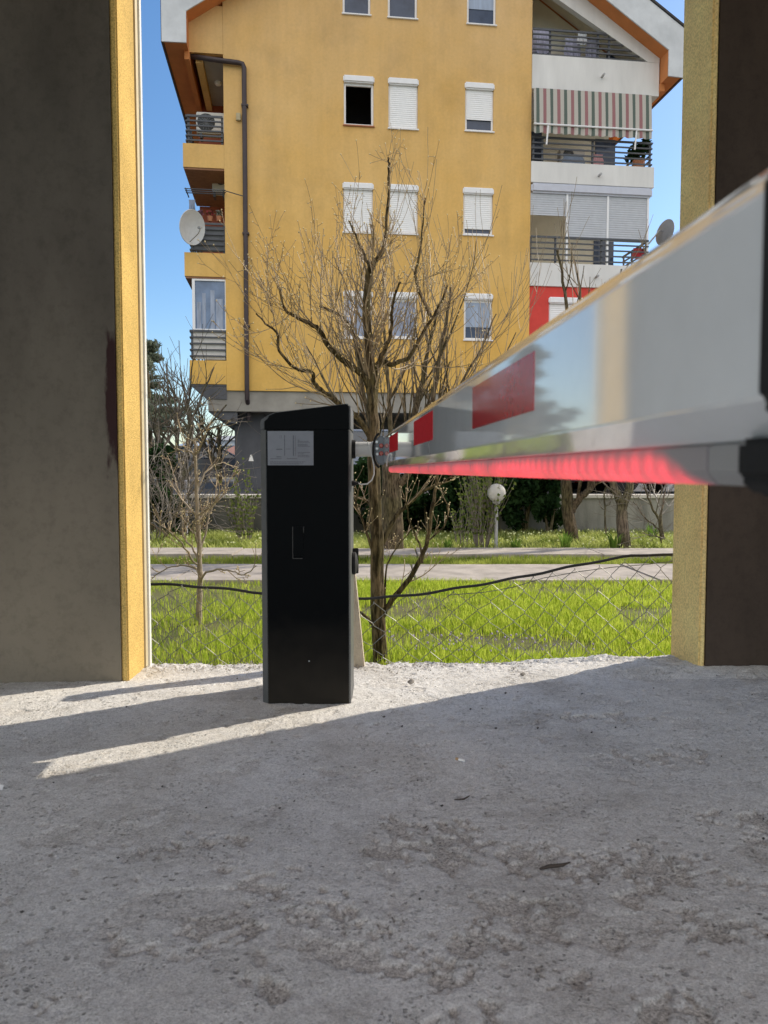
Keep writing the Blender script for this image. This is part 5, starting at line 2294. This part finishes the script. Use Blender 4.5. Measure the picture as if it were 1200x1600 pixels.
# ---- larger bare trees on the far side of the paths
def broom(name, label, base_px, y, trunk, rt, limbs_px, seed, nsh, ln, mats, wig=.10, up=.10, nch=(5, 4, 2), rmin=.0026, spurs=.2, budr=.0, spread=.7, group=None):
    t_ = Tree(seed, wig=wig, up=up)
    base = G(base_px[0], base_px[1], GZ) if y is None else P(base_px[0], base_px[1], y)
    yy = base.y
    t_.limb([P(u, v, yy) for u, v in trunk], rt, rt * .72, jit=.006)
    for pix, dy, r0, r1 in limbs_px:
        pts, rad = t_.limb([P(u, v, yy + dy * i / (len(pix) - 1)) for i, (u, v) in enumerate(pix)], r0, r1, jit=.012)
        n_ = len(pts)
        for k in range(nsh):
            f = (k + t_.rr.random()) / nsh * .85 + .15
            i = min(n_ - 2, int(f * (n_ - 1)))
            t = (pts[i + 1] - pts[i]).normalized()
            side = t.cross(rvec(t_.rr)).normalized()
            d = (side * spread + t * .7 + Vector((0, 0, .35))).normalized()
            t_.shoot(pts[i], d, t_.rr.uniform(*ln), max(rmin * 1.2, rad[i] * .45), 0, len(nch) - 1, nch, seg=.11, spurs=spurs, budr=budr, ang=(15, 42), rmin=rmin)
    return t_.finish(name, label, 'tree', base, mats, group)


broom('bare_tree', 'big multi stemmed bare tree behind the fruit tree and beyond the paths', (614, 862), None,
      [(614, 880), (614, 840), (613, 800), (612, 765), (610, 735), (612, 712)], .165,
      [([(611, 740), (590, 690), (572, 630), (560, 570), (548, 500)], -.5, .042, .012),
       ([(612, 722), (610, 660), (606, 590), (600, 500), (598, 420)], .5, .042, .012),
       ([(613, 735), (640, 690), (648, 640), (660, 590), (672, 530), (690, 470)], .2, .060, .014),
       ([(620, 760), (640, 735), (665, 680), (682, 590), (692, 530), (705, 450)], -.6, .060, .014),
       ([(640, 700), (690, 655), (720, 600), (752, 545), (775, 490)], .4, .032, .008),
       ([(612, 716), (590, 680), (540, 640), (505, 590), (480, 540)], .9, .030, .008),
       ([(640, 735), (690, 700), (738, 640), (778, 580), (805, 520)], 1.0, .028, .007)],
      41, 13, (.6, 1.6), (M_BARK2, M_TWIG2), nch=(4, 2), rmin=.0030, up=.13, spurs=.2, wig=.08)
broom('bare_tree', 'leaning forked bare tree before the car park wall, left trunk under the arm', (893, 852), None,
      [(896, 858), (893, 830), (888, 800), (886, 770), (884, 745), (880, 720)], .105,
      [([(884, 742), (876, 690), (884, 600), (890, 520), (880, 440), (870, 390)], -.3, .055, .014),
       ([(893, 800), (905, 780), (922, 765), (928, 745), (935, 690), (940, 600), (935, 500)], .2, .065, .016),
       ([(886, 735), (905, 660), (915, 560), (908, 470), (895, 400)], .5, .05, .012)],
      43, 9, (.5, 1.2), (M_BARK2, M_TWIG2), nch=(3, 2), rmin=.0034, up=.14, spurs=.2, group=None)
broom('bare_tree', 'grey bare tree whose trunk splits in a tight V, beside the yellow right pillar', (974, 858), None,
      [(976, 864), (974, 835), (972, 805), (972, 785)], .10,
      [([(972, 790), (962, 765), (955, 740), (948, 660), (940, 560), (938, 460)], -.2, .07, .016),
       ([(973, 790), (982, 765), (988, 735), (990, 650), (985, 560), (975, 480), (970, 420)], .2, .07, .014),
       ([(988, 740), (1010, 650), (1025, 560), (1032, 470), (1030, 400)], .6, .045, .01)],
      47, 9, (.45, 1.15), (M_BARKG, M_TWIG2), nch=(3, 2), rmin=.0034, up=.15, spurs=.2)
broom('sapling', 'thin young sapling standing between the two trunks in front of the wall', (946, 832), 12.6,
      [(947, 838), (945, 815), (946, 795), (944, 775), (946, 762)], .018,
      [([(945, 797), (938, 790), (935, 778)], 0, .009, .004), ([(945, 793), (953, 786), (956, 772)], 0, .009, .004)],
      49, 6, (.1, .4), (M_BARKG, M_TWIGG), nch=(3,), rmin=.003)
broom('bare_shrub', 'tangled bare shrub leaning against the yellow right pillar', (1034, 852), 11.2,
      [(1036, 858), (1034, 835), (1031, 810)], .04,
      [([(1032, 815), (1018, 790), (1008, 765), (1000, 745)], -.2, .022, .006), ([(1032, 812), (1036, 785), (1040, 755)], .2, .022, .006),
       ([(1033, 830), (1015, 815), (1000, 800), (990, 782)], -.4, .014, .005), ([(1034, 840), (1020, 838), (1003, 834)], -.3, .012, .004)],
      51, 8, (.3, .8), (M_BARKG, M_TWIGG), nch=(3, 2), rmin=.003, up=.02)

# ---- young tree on the left lawn
ys = G(312, 973, GZ).y
t_ = Tree(61, wig=.20, up=.06)
base = G(312, 973, GZ)
p0, r0_ = t_.limb([P(u, v, ys) for u, v in [(312, 978), (311, 940), (313, 900), (311, 860), (309, 810), (307, 760), (306, 715), (304, 685)]], .026, .009, jit=.004)
for pix, dy in (([(312, 912), (322, 895), (345, 890), (365, 893), (380, 898), (400, 885)], -.3), ([(311, 885), (298, 872), (285, 850), (265, 830), (240, 812)], -.3),
                ([(311, 890), (290, 883), (262, 888), (240, 900)], .3), ([(309, 815), (320, 800), (335, 788), (350, 770), (358, 750)], .2),
                ([(309, 802), (295, 795), (280, 770), (272, 745), (268, 730)], .25), ([(309, 805), (325, 795), (338, 780), (345, 765)], -.2),
                ([(307, 770), (320, 740), (335, 728), (352, 722)], .2), ([(306, 715), (296, 705), (288, 700)], -.1), ([(305, 712), (318, 690), (325, 668)], -.1),
                ([(311, 862), (322, 835), (327, 805), (334, 790)], .15), ([(310, 850), (303, 830), (306, 805)], -.2), ([(311, 875), (300, 855), (287, 838), (284, 800)], .1)):
    pts, rad = t_.limb([P(u, v, ys + dy * i / (len(pix) - 1)) for i, (u, v) in enumerate(pix)], .0095, .0035, jit=.006)
    for k in range(6):
        i = min(len(pts) - 2, int((k + t_.rr.random()) / 6 * (len(pts) - 1)) + 1)
        t = (pts[i + 1] - pts[i]).normalized()
        d = (t * .5 + t.cross(rvec(t_.rr)) * .8 + Vector((0, 0, .25))).normalized()
        t_.shoot(pts[i], d, t_.rr.uniform(.06, .22), .0034, 0, 1, [2], seg=.03, spurs=.3, budr=.0042, rmin=.0019)
t_.finish('young_tree', 'small pale stemmed young tree with twisted twigs on the left lawn', 'tree', base, (mat('pale_bark', (.30, .25, .19), var=.25, scale=20, bump=.4), M_TWIG, M_BUD))

# ---- bare shrubs and trees at the far left
def bush(name, label, base_px, z, h, n_, spread, seed, mats, rr0=.008, rmin=.003, nch=(4, 2), wig=.18, group=None, leafm=None, up=.06, droop=False):
    t_ = Tree(seed, wig=wig, up=up)
    b_ = G(base_px[0], base_px[1], z)
    for k in range(n_):
        a = t_.rr.uniform(0, 2 * math.pi)
        e = t_.rr.uniform(.1, 1) * spread
        d = Vector((math.cos(a) * e, math.sin(a) * e, 1)).normalized()
        t_.shoot(b_ + Vector((math.cos(a) * .06, math.sin(a) * .06, 0)), d, h * t_.rr.uniform(.7, 1.1), rr0 * t_.rr.uniform(.7, 1.2), 0, len(nch), nch, seg=.08, spurs=.12, budr=0, rmin=rmin)
    return t_.finish(name, label, 'shrub', b_, mats, group)


bush('bare_shrub', 'dense tangled bare shrub at the far left edge of the garden', (246, 852), GZ, 1.6, 12, 1.0, 71, (M_BARKG, M_TWIGG), .012, .0032, (5, 3), up=.0)
bush('bare_shrub', 'lower bare shrub just right of the tangled one by the left wall', (276, 846), GZ, 1.25, 9, .9, 73, (M_BARKG, M_TWIGG), .010, .0032, (4, 2), up=.02)

def far_tree(name, label, u, vb, y, height, seed, rt, mats, n_=12, rmin=.006, spread=.75, nch=(5, 4, 2), up=.07, group=None):
    t_ = Tree(seed, wig=.15, up=up)
    b_ = P(u, vb, y)
    b_.z = LOTZ if y > 13.7 else GZ
    top = b_ + Vector((t_.rr.uniform(-.3, .3), 0, height * .5))
    pts, rad = t_.limb([b_, b_ + (top - b_) * .3 + rvec(t_.rr) * .1, b_ + (top - b_) * .65 + rvec(t_.rr) * .15, top], rt, rt * .45, jit=.03)
    for k in range(n_):
        i = min(len(pts) - 2, int(len(pts) * (.25 + .75 * k / n_)))
        a = t_.rr.uniform(0, 2 * math.pi)
        d = Vector((math.cos(a) * spread, math.sin(a) * spread, t_.rr.uniform(.35, 1)))
        t_.shoot(pts[i], d, height * t_.rr.uniform(.28, .5), rad[i] * .5, 0, len(nch), nch, seg=height * .035, spurs=0, rmin=rmin, ang=(20, 50))
    return t_.finish(name, label, 'tree', b_, mats, group)


far_tree('bare_tree', 'fine twigged bare tree between the pine and the left corner of the ochre block', 291, 765, 19, 4.4, 81, .12, (M_BARKG, M_TWIGG), 11, .0052, nch=(4, 3))
far_tree('bare_tree', 'small dark bare tree right beside the leftmost concrete stilt', 342, 760, 24, 3.7, 83, .11, (M_BARKG, M_TWIGG), 9, .006, nch=(4, 3))
far_tree('bare_tree', 'spreading bare tree low in front of the parked cars at the left', 262, 770, 16.5, 3.0, 85, .09, (M_BARKG, M_TWIGG), 7, .0046, spread=1.1, nch=(4, 2))

# pine at the far left
py_ = 30.0
pb = P(230, 760, py_)
pine = empty('pine_tree', (pb.x, pb.y, LOTZ))
tag(pine, 'tall grey green pine rising at the left edge beside the yellow reveal', 'tree')
g = MB()
topz = P(236, 530, py_).z - LOTZ
g.tube([(0, 0, 0), (.1, 0, topz * .5), (.05, 0, topz * .95)], [.22, .14, .03], 9)
prr = random.Random(4)
cs, rs = [], []
for k in range(46):
    zf = prr.uniform(.18, .98)
    a = prr.uniform(0, 2 * math.pi)
    ln = (1.08 - zf) * 3.0 * prr.uniform(.55, 1.0)
    tip = Vector((math.cos(a) * ln, math.sin(a) * ln, topz * zf + .25 * ln * prr.uniform(-.2, .6)))
    g.tube([(.05, 0, topz * zf - .1), tuple(tip * .55 + Vector((0, 0, topz * zf * .45))), tuple(tip)], [.045, .03, .015], 5)
    for j in range(4):
        f = 1 - j * .2
        c_ = Vector((tip.x * f, tip.y * f, topz * zf + (tip.z - topz * zf) * f)) + rvec(prr) * .15
        cs.append(tuple(c_))
        rs.append((.34 * prr.uniform(.6, 1.2), .34 * prr.uniform(.6, 1.2), .17))
g.build('trunk', M_BARKG, pine, smooth=True)
V, Fq = leaf_cloud(15000, cs, rs, .06, 91, ratio=3.2)
np_mesh('crown', V, Fq, M_PINE, pine)

# ---- evergreens behind the lamp
def evergreen(u, vb, y, w, h, n_, label, seed, mt=M_DKLEAF, name='evergreen_shrub', size=.05, group='dark evergreens along the car park wall'):
    b_ = P(u, vb, y)
    b_.z = GZ
    root = empty(name, b_)
    tag(root, label, 'shrub', group)
    rr = random.Random(seed)
    cs, rs = [], []
    for k in range(26):
        zf = rr.random() ** .8
        a = rr.uniform(0, 2 * math.pi)
        rad = w / 2 * (1.0 - .55 * zf) * rr.uniform(.4, .95)
        cs.append((math.cos(a) * rad, math.sin(a) * rad * .7, .12 + zf * h * .88))
        rs.append((w * .17, w * .17, h * .13))
    V, Fq = leaf_cloud(n_, cs, rs, size, seed)
    np_mesh('crown', V, Fq, mt, root)
    g = MB()
    for k in range(4):
        a = rr.uniform(0, 6.28)
        g.tube([(0, 0, -.03), (math.cos(a) * .1, math.sin(a) * .1, h * .4), (math.cos(a) * w * .2, math.sin(a) * w * .15, h * .8)], [.03, .02, .008], 5)
    g.build('trunk', M_BARKG, root)
    return root


evergreen(668, 828, 13.0, 1.25, 1.55, 9000, 'dark evergreen shrub nearest the fruit tree, left of the globe lamp', 101)
evergreen(745, 830, 13.1, 1.5, 1.7, 11000, 'widest dark evergreen shrub, directly behind the globe lamp', 103)
evergreen(820, 830, 13.05, 1.0, 1.6, 7000, 'dark evergreen shrub right of the globe lamp', 105)
evergreen(858, 834, 12.9, .62, 1.35, 4500, 'slim dark evergreen touching the leaning trunk under the arm', 107)
evergreen(580, 828, 13.0, 1.3, 1.3, 8000, 'dark evergreen shrub seen between the cabinet and the fruit tree trunk', 109)
evergreen(238, 800, 12.9, 1.2, 1.5, 7000, 'dark shrub mass at the left edge under the bare twigs', 111)
# shrubs with fresh leaves
def leafy(u, vb, y, h, w, label, seed, n_stem=22, lf=14):
    t_ = Tree(seed, wig=.10, up=.10)
    b_ = P(u, vb, y)
    b_.z = GZ
    Vs = []
    ends_ = []
    for k in range(n_stem):
        a = t_.rr.uniform(0, 6.28)
        e = t_.rr.uniform(.05, 1) * w / h
        pts = t_.shoot(b_ + Vector((math.cos(a) * .08, math.sin(a) * .08, 0)), Vector((math.cos(a) * e, math.sin(a) * e, 1)), h * t_.rr.uniform(.65, 1.05), .008, 0, 1, [3], seg=.08, rmin=.0026, ang=(12, 30))
        ends_.append(pts)
    root = t_.finish('leafy_shrub', label, 'shrub', b_, (M_BARKG, M_TWIGG))
    co = np.array(t_.thin.v)
    r2 = np.random.default_rng(seed)
    pick = co[r2.integers(0, len(co), n_stem * lf * 5)]
    pick = pick[pick[:, 2] > b_.z + h * .18]
    V, Fq = leaf_cloud(len(pick), [(0, 0, 0)], [(.012, .012, .012)], .026, seed)
    V = V.reshape(-1, 4, 3) + pick[:, None, :] - np.array(b_)[None, None, :]
    np_mesh('foliage', V.reshape(-1, 3), Fq, M_MIDLEAF, root)
    return root


leafy(752, 856, 10.75, 1.15, .42, 'airy shrub with fresh small leaves right beside the globe lamp', 121, 26, 16)
leafy(722, 850, 11.3, .75, .3, 'small leafy shrub left of the one beside the globe lamp', 123, 10, 10)
leafy(383, 838, 11.6, .85, .34, 'leafy green shrub just left of the barrier cabinet before the wall', 125, 18, 14)

# tufts of strap leaves along the far path
def tuft(u, v, h, label, seed):
    b_ = G(u, v, GZ)
    rr = random.Random(seed)
    g = MB()
    for k in range(26):
        a = rr.uniform(0, 6.28)
        ln = h * rr.uniform(.6, 1.1)
        lean = rr.uniform(.1, .6)
        w_ = .012
        dx, dy = math.cos(a), math.sin(a)
        nx2, ny2 = -dy * w_, dx * w_
        p0 = Vector((dx * .04, dy * .04, -.01))
        p1 = Vector((dx * (.04 + ln * lean * .4), dy * (.04 + ln * lean * .4), ln * .65))
        p2 = Vector((dx * (.04 + ln * lean), dy * (.04 + ln * lean), ln * (1 - lean * .3)))
        o_ = Vector((nx2, ny2, 0))
        g.add([p0 - o_, p0 + o_, p1 + o_, p1 - o_, p2], [(0, 1, 2, 3), (3, 2, 4)])
    o = g.build('leaf_tuft', leafmat('strap_leaf', (.10, .19, .03), (.22, .33, .07), trans=.45, scale=5) if 'strap_leaf' not in bpy.data.materials else bpy.data.materials['strap_leaf'])
    o.location = b_
    tag(o, label, 'plant', 'green leaf tufts beside the far path')
    return o


tuft(883, 861, .30, 'green strap leaf tuft at the foot of the leaning trunk', 1)
tuft(960, 860, .28, 'green strap leaf tuft just left of the V shaped trunk', 2)
tuft(806, 861, .20, 'low green tuft right of the globe lamp post', 3)
tuft(1018, 846, .32, 'green tuft in front of the shrub by the right pillar', 4)
tuft(700, 861, .18, 'low green tuft left of the leafy shrub by the lamp', 5)

# ------------------------------------------------------------------ garden lamp
q = G(775, 860, GZ)
lamp = empty('globe_lamp', (q.x, q.y, GZ))
tag(lamp, 'white globe garden lamp on a short grey post beside the far path', 'garden lamp')
hz_ = P(775, 770, q.y).z - GZ
gr_ = 14.3 / F * q.y
g = MB()
g.lathe([(.042, 0), (.042, .03), (.024, .035), (.024, hz_ - gr_ - .03), (.05, hz_ - gr_ - .02), (.06, hz_ - gr_ + .02)], (0, 0, 0), 'z', 16)
g.build('post', mat('post_grey', (.42, .43, .44), rough=.5, var=.1), lamp, smooth=True)
g = MB()
g.sphere((0, 0, hz_), gr_, 28, 18)
g.build('globe', leafmat('opal_glass', (.80, .79, .77), (.84, .83, .81), trans=.5), lamp, smooth=True)

# ------------------------------------------------------------------ parked cars
M_TYRE = mat('tyre', (.018, .018, .019), rough=.85, var=.2)
M_RIM = mat('rim_alloy', (.55, .56, .58), rough=.3, metal=.8, var=.1)
M_CGLASS = mat('car_glass', (.035, .05, .065), rough=.06, var=.2, spec=.9)
M_HL = mat('headlight_glass', (.75, .77, .80), rough=.1, var=.05, spec=.8)
M_TL = mat('tail_light_glass', (.35, .01, .015), rough=.15, var=.1, spec=.7)


def make_car(paint, label, loc, rz, estate=False):
    """x forward, origin on the ground in the middle"""
    root = empty('parked_car', loc, rz)
    tag(root, label, 'car', 'cars in the car park behind the garden')
    Lh, Wd = 2.1, .86
    prof = [(-2.1, .32), (-2.12, .55), (-2.06, .80), (-1.95, .93), (-.95, .97), (1.0, .93), (1.75, .80), (2.05, .66), (2.12, .45), (2.08, .28)]
    low = []

    def arch(cx_, r_=.36, n_=9):
        return [(cx_ + r_ * math.cos(a), .30 + r_ * math.sin(a)) for a in np.linspace(math.pi * .02, math.pi * .98, n_)]
    poly = prof + [(1.70, .22)] + arch(1.30) + [(.88, .2), (-.88, .2)] + arch(-1.30) + [(-1.72, .24)]
    g = MB()
    n_ = len(poly)
    secs = [(-Wd + .07, .93), (-Wd, 1.0), (Wd, 1.0), (Wd - .07, .93)]
    # cross-wise loft: sides lean in at the shoulders
    vs = []
    for yy, sc in ((-Wd, 0), (-Wd + .09, 1), (Wd - .09, 1), (Wd, 0)):
        for x, z in poly:
            zz = z if sc else (z - .03 if z > .6 else z)
            xx = x if sc else x * .985
            vs.append((xx, yy, zz))
    fs = []
    for j in range(3):
        for i in range(n_):
            k = (i + 1) % n_
            fs.append((j * n_ + i, (j + 1) * n_ + i, (j + 1) * n_ + k, j * n_ + k))
    fs.append(tuple(range(n_ - 1, -1, -1))[::-1])
    fs.append(tuple(3 * n_ + i for i in range(n_))[::-1])
    g.add(vs, fs)
    body = g.build('body', paint, root, smooth=True)
    bm = bmesh.new()
    bm.from_mesh(body.data)
    bmesh.ops.recalc_face_normals(bm, faces=bm.faces)
    bm.to_mesh(body.data)
    bm.free()
    # cabin: glass block with painted roof and pillars
    xr = -1.95 if estate else -1.55
    g = MB()
    b0, b1, t0, t1 = (-2.0 if estate else -1.85), 1.02, xr + .12, .18
    wb, wt = Wd - .05, Wd - .20
    zb0, zt0 = .94, 1.40
    vs = [(b0, -wb, zb0), (b1, -wb, zb0), (b1, wb, zb0), (b0, wb, zb0), (t0, -wt, zt0), (t1, -wt, zt0), (t1, wt, zt0), (t0, wt, zt0)]
    g.add(vs, [(0, 1, 5, 4), (1, 2, 6, 5), (2, 3, 7, 6), (3, 0, 4, 7), (4, 5, 6, 7), (3, 2, 1, 0)])
    g.build('window', M_CGLASS, root, bevel=.03)
    g = MB()
    g.box((t0 - .03, -wt - .015, zt0 - .02), (t1 + .03, wt + .015, zt0 + .05))
    g.build('roof', paint, root, bevel=.035, bseg=3)
    for sy in (-1, 1):
        for (xb_, xt_) in ((b1, t1), (-.35, -.45), (b0 + .02, t0)):
            g = MB()
            g.tube([(xb_, sy * (wb + .004), zb0), (xt_, sy * (wt + .004), zt0)], .035, 6)
            g.build('roof_pillar', paint, root)
    for sx_ in (-1.30, 1.30):
        for sy in (-1, 1):
            g = MB()
            y0 = sy * (Wd - .20)
            g.lathe([(.19, 0), (.30, 0), (.315, .03 * sy), (.315, .17 * sy), (.30, .20 * sy), (.19, .20 * sy)], (sx_, y0, .315), 'y', 24)
            w_ = g.build('wheel', M_TYRE, root, smooth=True)
            g = MB()
            g.lathe([(.188, .15 * sy), (.19, .185 * sy), (.15, .165 * sy), (.03, .19 * sy)], (sx_, y0, .315), 'y', 20)
            g.build('rim', M_RIM, w_, smooth=True)
    for sy in (-1, 1):
        g = MB()
        g.box((1.93, sy * .52 - .16, .60), (2.10, sy * .52 + .16, .72))
        g.build('headlight', M_HL, root, bevel=.02)
        g = MB()
        g.box((-2.125, sy * .60 - .13, .62), (-2.0, sy * .60 + .13, .84))
        g.build('tail_light', M_TL, root, bevel=.02)
    for xa, xb_ in ((-2.16, -2.09), (2.09, 2.16)):
        g = MB()
        g.box((xa, -.80, .30), (xb_, .80, .48))
        g.build('bumper', paint, root, bevel=.02)
    return root


def paint(name, c):
    return mat('paint_' + name, c, rough=.3, var=.04, scale=3, spec=.5, coat=.8)


p_ = P(276, 760, 33)
make_car(paint('silver_blue', (.20, .24, .30)), 'silver blue car parked furthest left beyond the bare shrubs', (p_.x, 33, LOTZ), R(78))
p_ = P(336, 760, 31)
make_car(paint('navy', (.035, .05, .085)), 'long dark blue car parked left of the concrete stilt', (p_.x, 31, LOTZ), R(8), True)
p_ = P(898, 760, 17.5)
make_car(paint('silver', (.50, .51, .52)), 'silver car behind the leaning trunk, lower half seen under the arm', (p_.x - .15, 17.6, LOTZ), R(100))
p_ = P(946, 760, 17)
make_car(paint('red', (.45, .02, .025)), 'red car parked between the two trunks under the arm', (p_.x, 17.6, LOTZ), R(-84))
p_ = P(1045, 760, 16.4)
make_car(paint('charcoal', (.03, .032, .036)), 'charcoal car standing sideways beside the right pillar', (p_.x, 16.4, LOTZ), R(4))
p_ = P(640, 760, 18)
make_car(paint('pale_blue', (.30, .34, .42)), 'pale blue car glimpsed between the fruit tree branches under the arm', (p_.x, 19, LOTZ), R(5))

# ------------------------------------------------------------------ left background: pickets, houses, warning post
pf = empty('picket_fence', P(255, 740, 44))
tag(pf, 'pale yellow picket fence far behind the parked cars at the left', 'fence')
g = MB()
for k in range(40):
    x = -4.0 + k * .2
    g.box((x, 0, -.6), (x + .13, .03, 1.1 + .05 * math.sin(k * .9)))
g.box((-4, .031, .7), (4, .07, .8))
g.box((-4, .031, -.1), (4, .07, 0))
g.build('pickets', mat('picket_wood', (.55, .47, .30), var=.25, scale=4), pf)


def far_house(u0, u1, vt, vr, y, wallm, roofm, label):
    a, b_ = P(u0, vt, y), P(u1, vt, y)
    zt_ = a.z
    zr = P((u0 + u1) / 2, vr, y).z
    cx_ = (a.x + b_.x) / 2
    root = empty('distant_house', (cx_, y, LOTZ))
    tag(root, label, 'house')
    hw = (b_.x - a.x) / 2
    g = MB()
    g.box((-hw, 0, -.3), (hw, 8, zt_ - LOTZ))
    w_ = g.build('wall', wallm, root)
    g = MB()
    e = .4
    g.add([(-hw - e, -e, zt_ - LOTZ), (hw + e, -e, zt_ - LOTZ), (hw + e, 8 + e, zt_ - LOTZ), (-hw - e, 8 + e, zt_ - LOTZ), (-hw * .6, 4, zr - LOTZ), (hw * .6, 4, zr - LOTZ)],
          [(0, 1, 5, 4), (1, 2, 5), (2, 3, 4, 5), (3, 0, 4), (3, 2, 1, 0)])
    g.build('roof', roofm, root)
    for k in (-.5, .05, .55):
        g = MB()
        g.box((hw * k - .4, -.05, (zt_ - LOTZ) * .45), (hw * k + .4, -.003, (zt_ - LOTZ) * .85))
        g.build('window', M_GLASS, root)
    return root


far_house(316, 372, 688, 678, 75, mat('pale_blue_render', (.56, .62, .70), var=.06), mat('grey_roof', (.30, .31, .33), var=.15), 'pale bluish house with grey roof far off left of the stilts')
far_house(345, 395, 712, 692, 60, mat('pink_brick', (.46, .31, .27), var=.2, scale=3), mat('brick_roof', (.25, .13, .10), var=.2), 'low pink brick house partly hidden by the first concrete stilt')

wp = empty('warning_post', G(404, 835, GZ))
tag(wp, 'leaning thin dark rod with a small white triangular tag by the stilt', 'marker post')
g = MB()
by = G(404, 835, GZ).y
p0, p1 = G(410, 800, GZ), None
b_ = Vector(wp.location)
q0, q1 = P(410, 800, by), P(392, 716, by)
g.tube([Vector((q0.x + .02, by, GZ)) - b_, q0 - b_, q1 - b_], .008, 6)
g.build('rod', M_RAIL, wp)
g = MB()
c_ = P(392.5, 716, by) - b_
g.prism([(c_.x - .045, c_.z - .05), (c_.x + .045, c_.z - .05), (c_.x + .012, c_.z + .06), (c_.x - .012, c_.z + .06)], c_.y - .012, c_.y - .009)
g.build('white_tag', M_PVC, wp)
mp_ = empty('metal_post', (P(291, 790, 12.7).x, 12.7, GZ))
tag(mp_, 'thin light grey metal post behind the young tree on the left', 'post')
g = MB()
g.lathe([(.022, 0), (.022, .95), (.026, .955), (.004, .975)], (0, 0, 0), 'z', 10)
g.build('pole', mat('post_lilac', (.42, .42, .48)), mp_)

# ------------------------------------------------------------------ debris on the concrete
mb = MB()
rr = random.Random(17)


def pebble(mb, x, y, z, s_):
    a = [rr.uniform(.55, 1.1) for _ in range(6)]
    vs = [(x + s_ * a[0], y, z + s_ * .3), (x - s_ * a[1], y, z + s_ * .2), (x, y + s_ * a[2], z + s_ * .25), (x, y - s_ * a[3], z + s_ * .2), (x + s_ * .2, y, z + s_ * a[4] * .9), (x, y, z - s_ * .5)]
    mb.add(vs, [(0, 2, 4), (2, 1, 4), (1, 3, 4), (3, 0, 4), (2, 0, 5), (1, 2, 5), (3, 1, 5), (0, 3, 5)])


for k in range(1500):
    x = rr.uniform(-1.7, 1.8)
    e_ = 3.40 + math.tan(EDGE_ROT) * x * .55
    y = e_ - abs(rr.gauss(0, .11)) - .01
    if x < -.7: y -= .02
    pebble(mb, x, y, float(floor_z(y)) + rr.uniform(-.006, .012), rr.uniform(.002, .0065) * (1.5 if rr.random() < .06 else 1))
for k in range(700):
    x, y = rr.uniform(-1.5, 1.6), rr.uniform(1.1, 3.2)
    pebble(mb, x, y, float(floor_z(y)) + .002, rr.uniform(.001, .0032))
o = mb.build('rubble', mat('rubble_grey', (.42, .39, .35), var=.35, scale=60, bump=.5))
tag(o, kind='stuff')
mb = MB()
for k in range(60):
    x, y = rr.uniform(-1.2, 1.6), rr.uniform(1.3, 3.1)
    pebble(mb, x, y, float(floor_z(y)) + .003, rr.uniform(.002, .0055))
for (u, v) in ((628, 1137), (790, 1085), (600, 1122), (775, 1140), (735, 1110), (840, 1140)):
    q = G(u, v, 0)
    pebble(mb, q.x, q.y, .004, .007)
o = mb.build('dark_crumbs', mat('dark_crumb', (.06, .055, .05), var=.3))
tag(o, kind='stuff')
# stones that can be told apart near the edge
for (u, v, s_, lb_) in ((642, 1072, .020, 'largest grey stone chip lying on the sunlit concrete edge'), (817, 1056, .018, 'grey stone chip right of the middle on the sunlit edge'), (398, 1098, .014, 'small dark stone beside the left foot of the cabinet')):
    q = G(u, v, -.01)
    g = MB()
    pebble(g, 0, 0, 0, s_)
    o = g.build('stone_chip', mat('chip_grey', (.36, .33, .30), var=.3, scale=80, bump=.5), None, bevel=s_ * .15)
    o.location = (q.x, q.y, float(floor_z(q.y)) + s_ * .35)
    tag(o, lb_, 'stone')
# cigarette butt, twig, leaf, paper scrap
q = G(717, 1187, .006)
bt = empty('cigarette_butt', (q.x, q.y, .007), R(-35))
tag(bt, 'white cigarette butt lying on the shaded concrete right of the cabinet', 'cigarette butt')
g = MB()
g.lathe([(.0038, 0), (.0038, .018)], (0, 0, 0), 'x', 10)
g.build('paper_end', M_PVC, bt)
g = MB()
g.lathe([(.0037, -.010), (.0039, -.0005)], (0, 0, 0), 'x', 10)
g.build('filter', mat('filter_tan', (.50, .33, .18)), bt)
q = G(866, 1358, .0)
g = MB()
g.tube([(-.032, -.008, .006), (-.01, .0, .007), (.02, .006, .007), (.036, .012, .010)], [.002, .004, .0035, .001], 6)
o = g.build('twig', mat('dead_twig', (.07, .055, .045), var=.3))
o.location = (q.x, q.y, -.001)
tag(o, 'short dark twig lying in a chipped patch of the concrete', 'twig')
q = G(722, 1252, .0)
g = MB()
g.tube([(-.02, -.002, .004), (.005, .0, .005), (.014, .006, .007), (.02, .016, .006)], [.0015, .0025, .002, .001], 5)
o = g.build('twig', MATS['dead_twig'])
o.location = (q.x, q.y, .001)
tag(o, 'tiny forked dark twig on smooth concrete nearer the barrier', 'twig')
q = G(0, 1237, .0)
g = MB()
g.add([(-.012, -.006, .008), (.010, -.008, .006), (.007, .008, .012), (-.010, .007, .016)], [(0, 1, 2, 3)])
o = g.build('paper_scrap', M_PVC)
o.location = (q.x, q.y, .002)
tag(o, 'small white paper scrap at the left edge of the floor', 'paper')
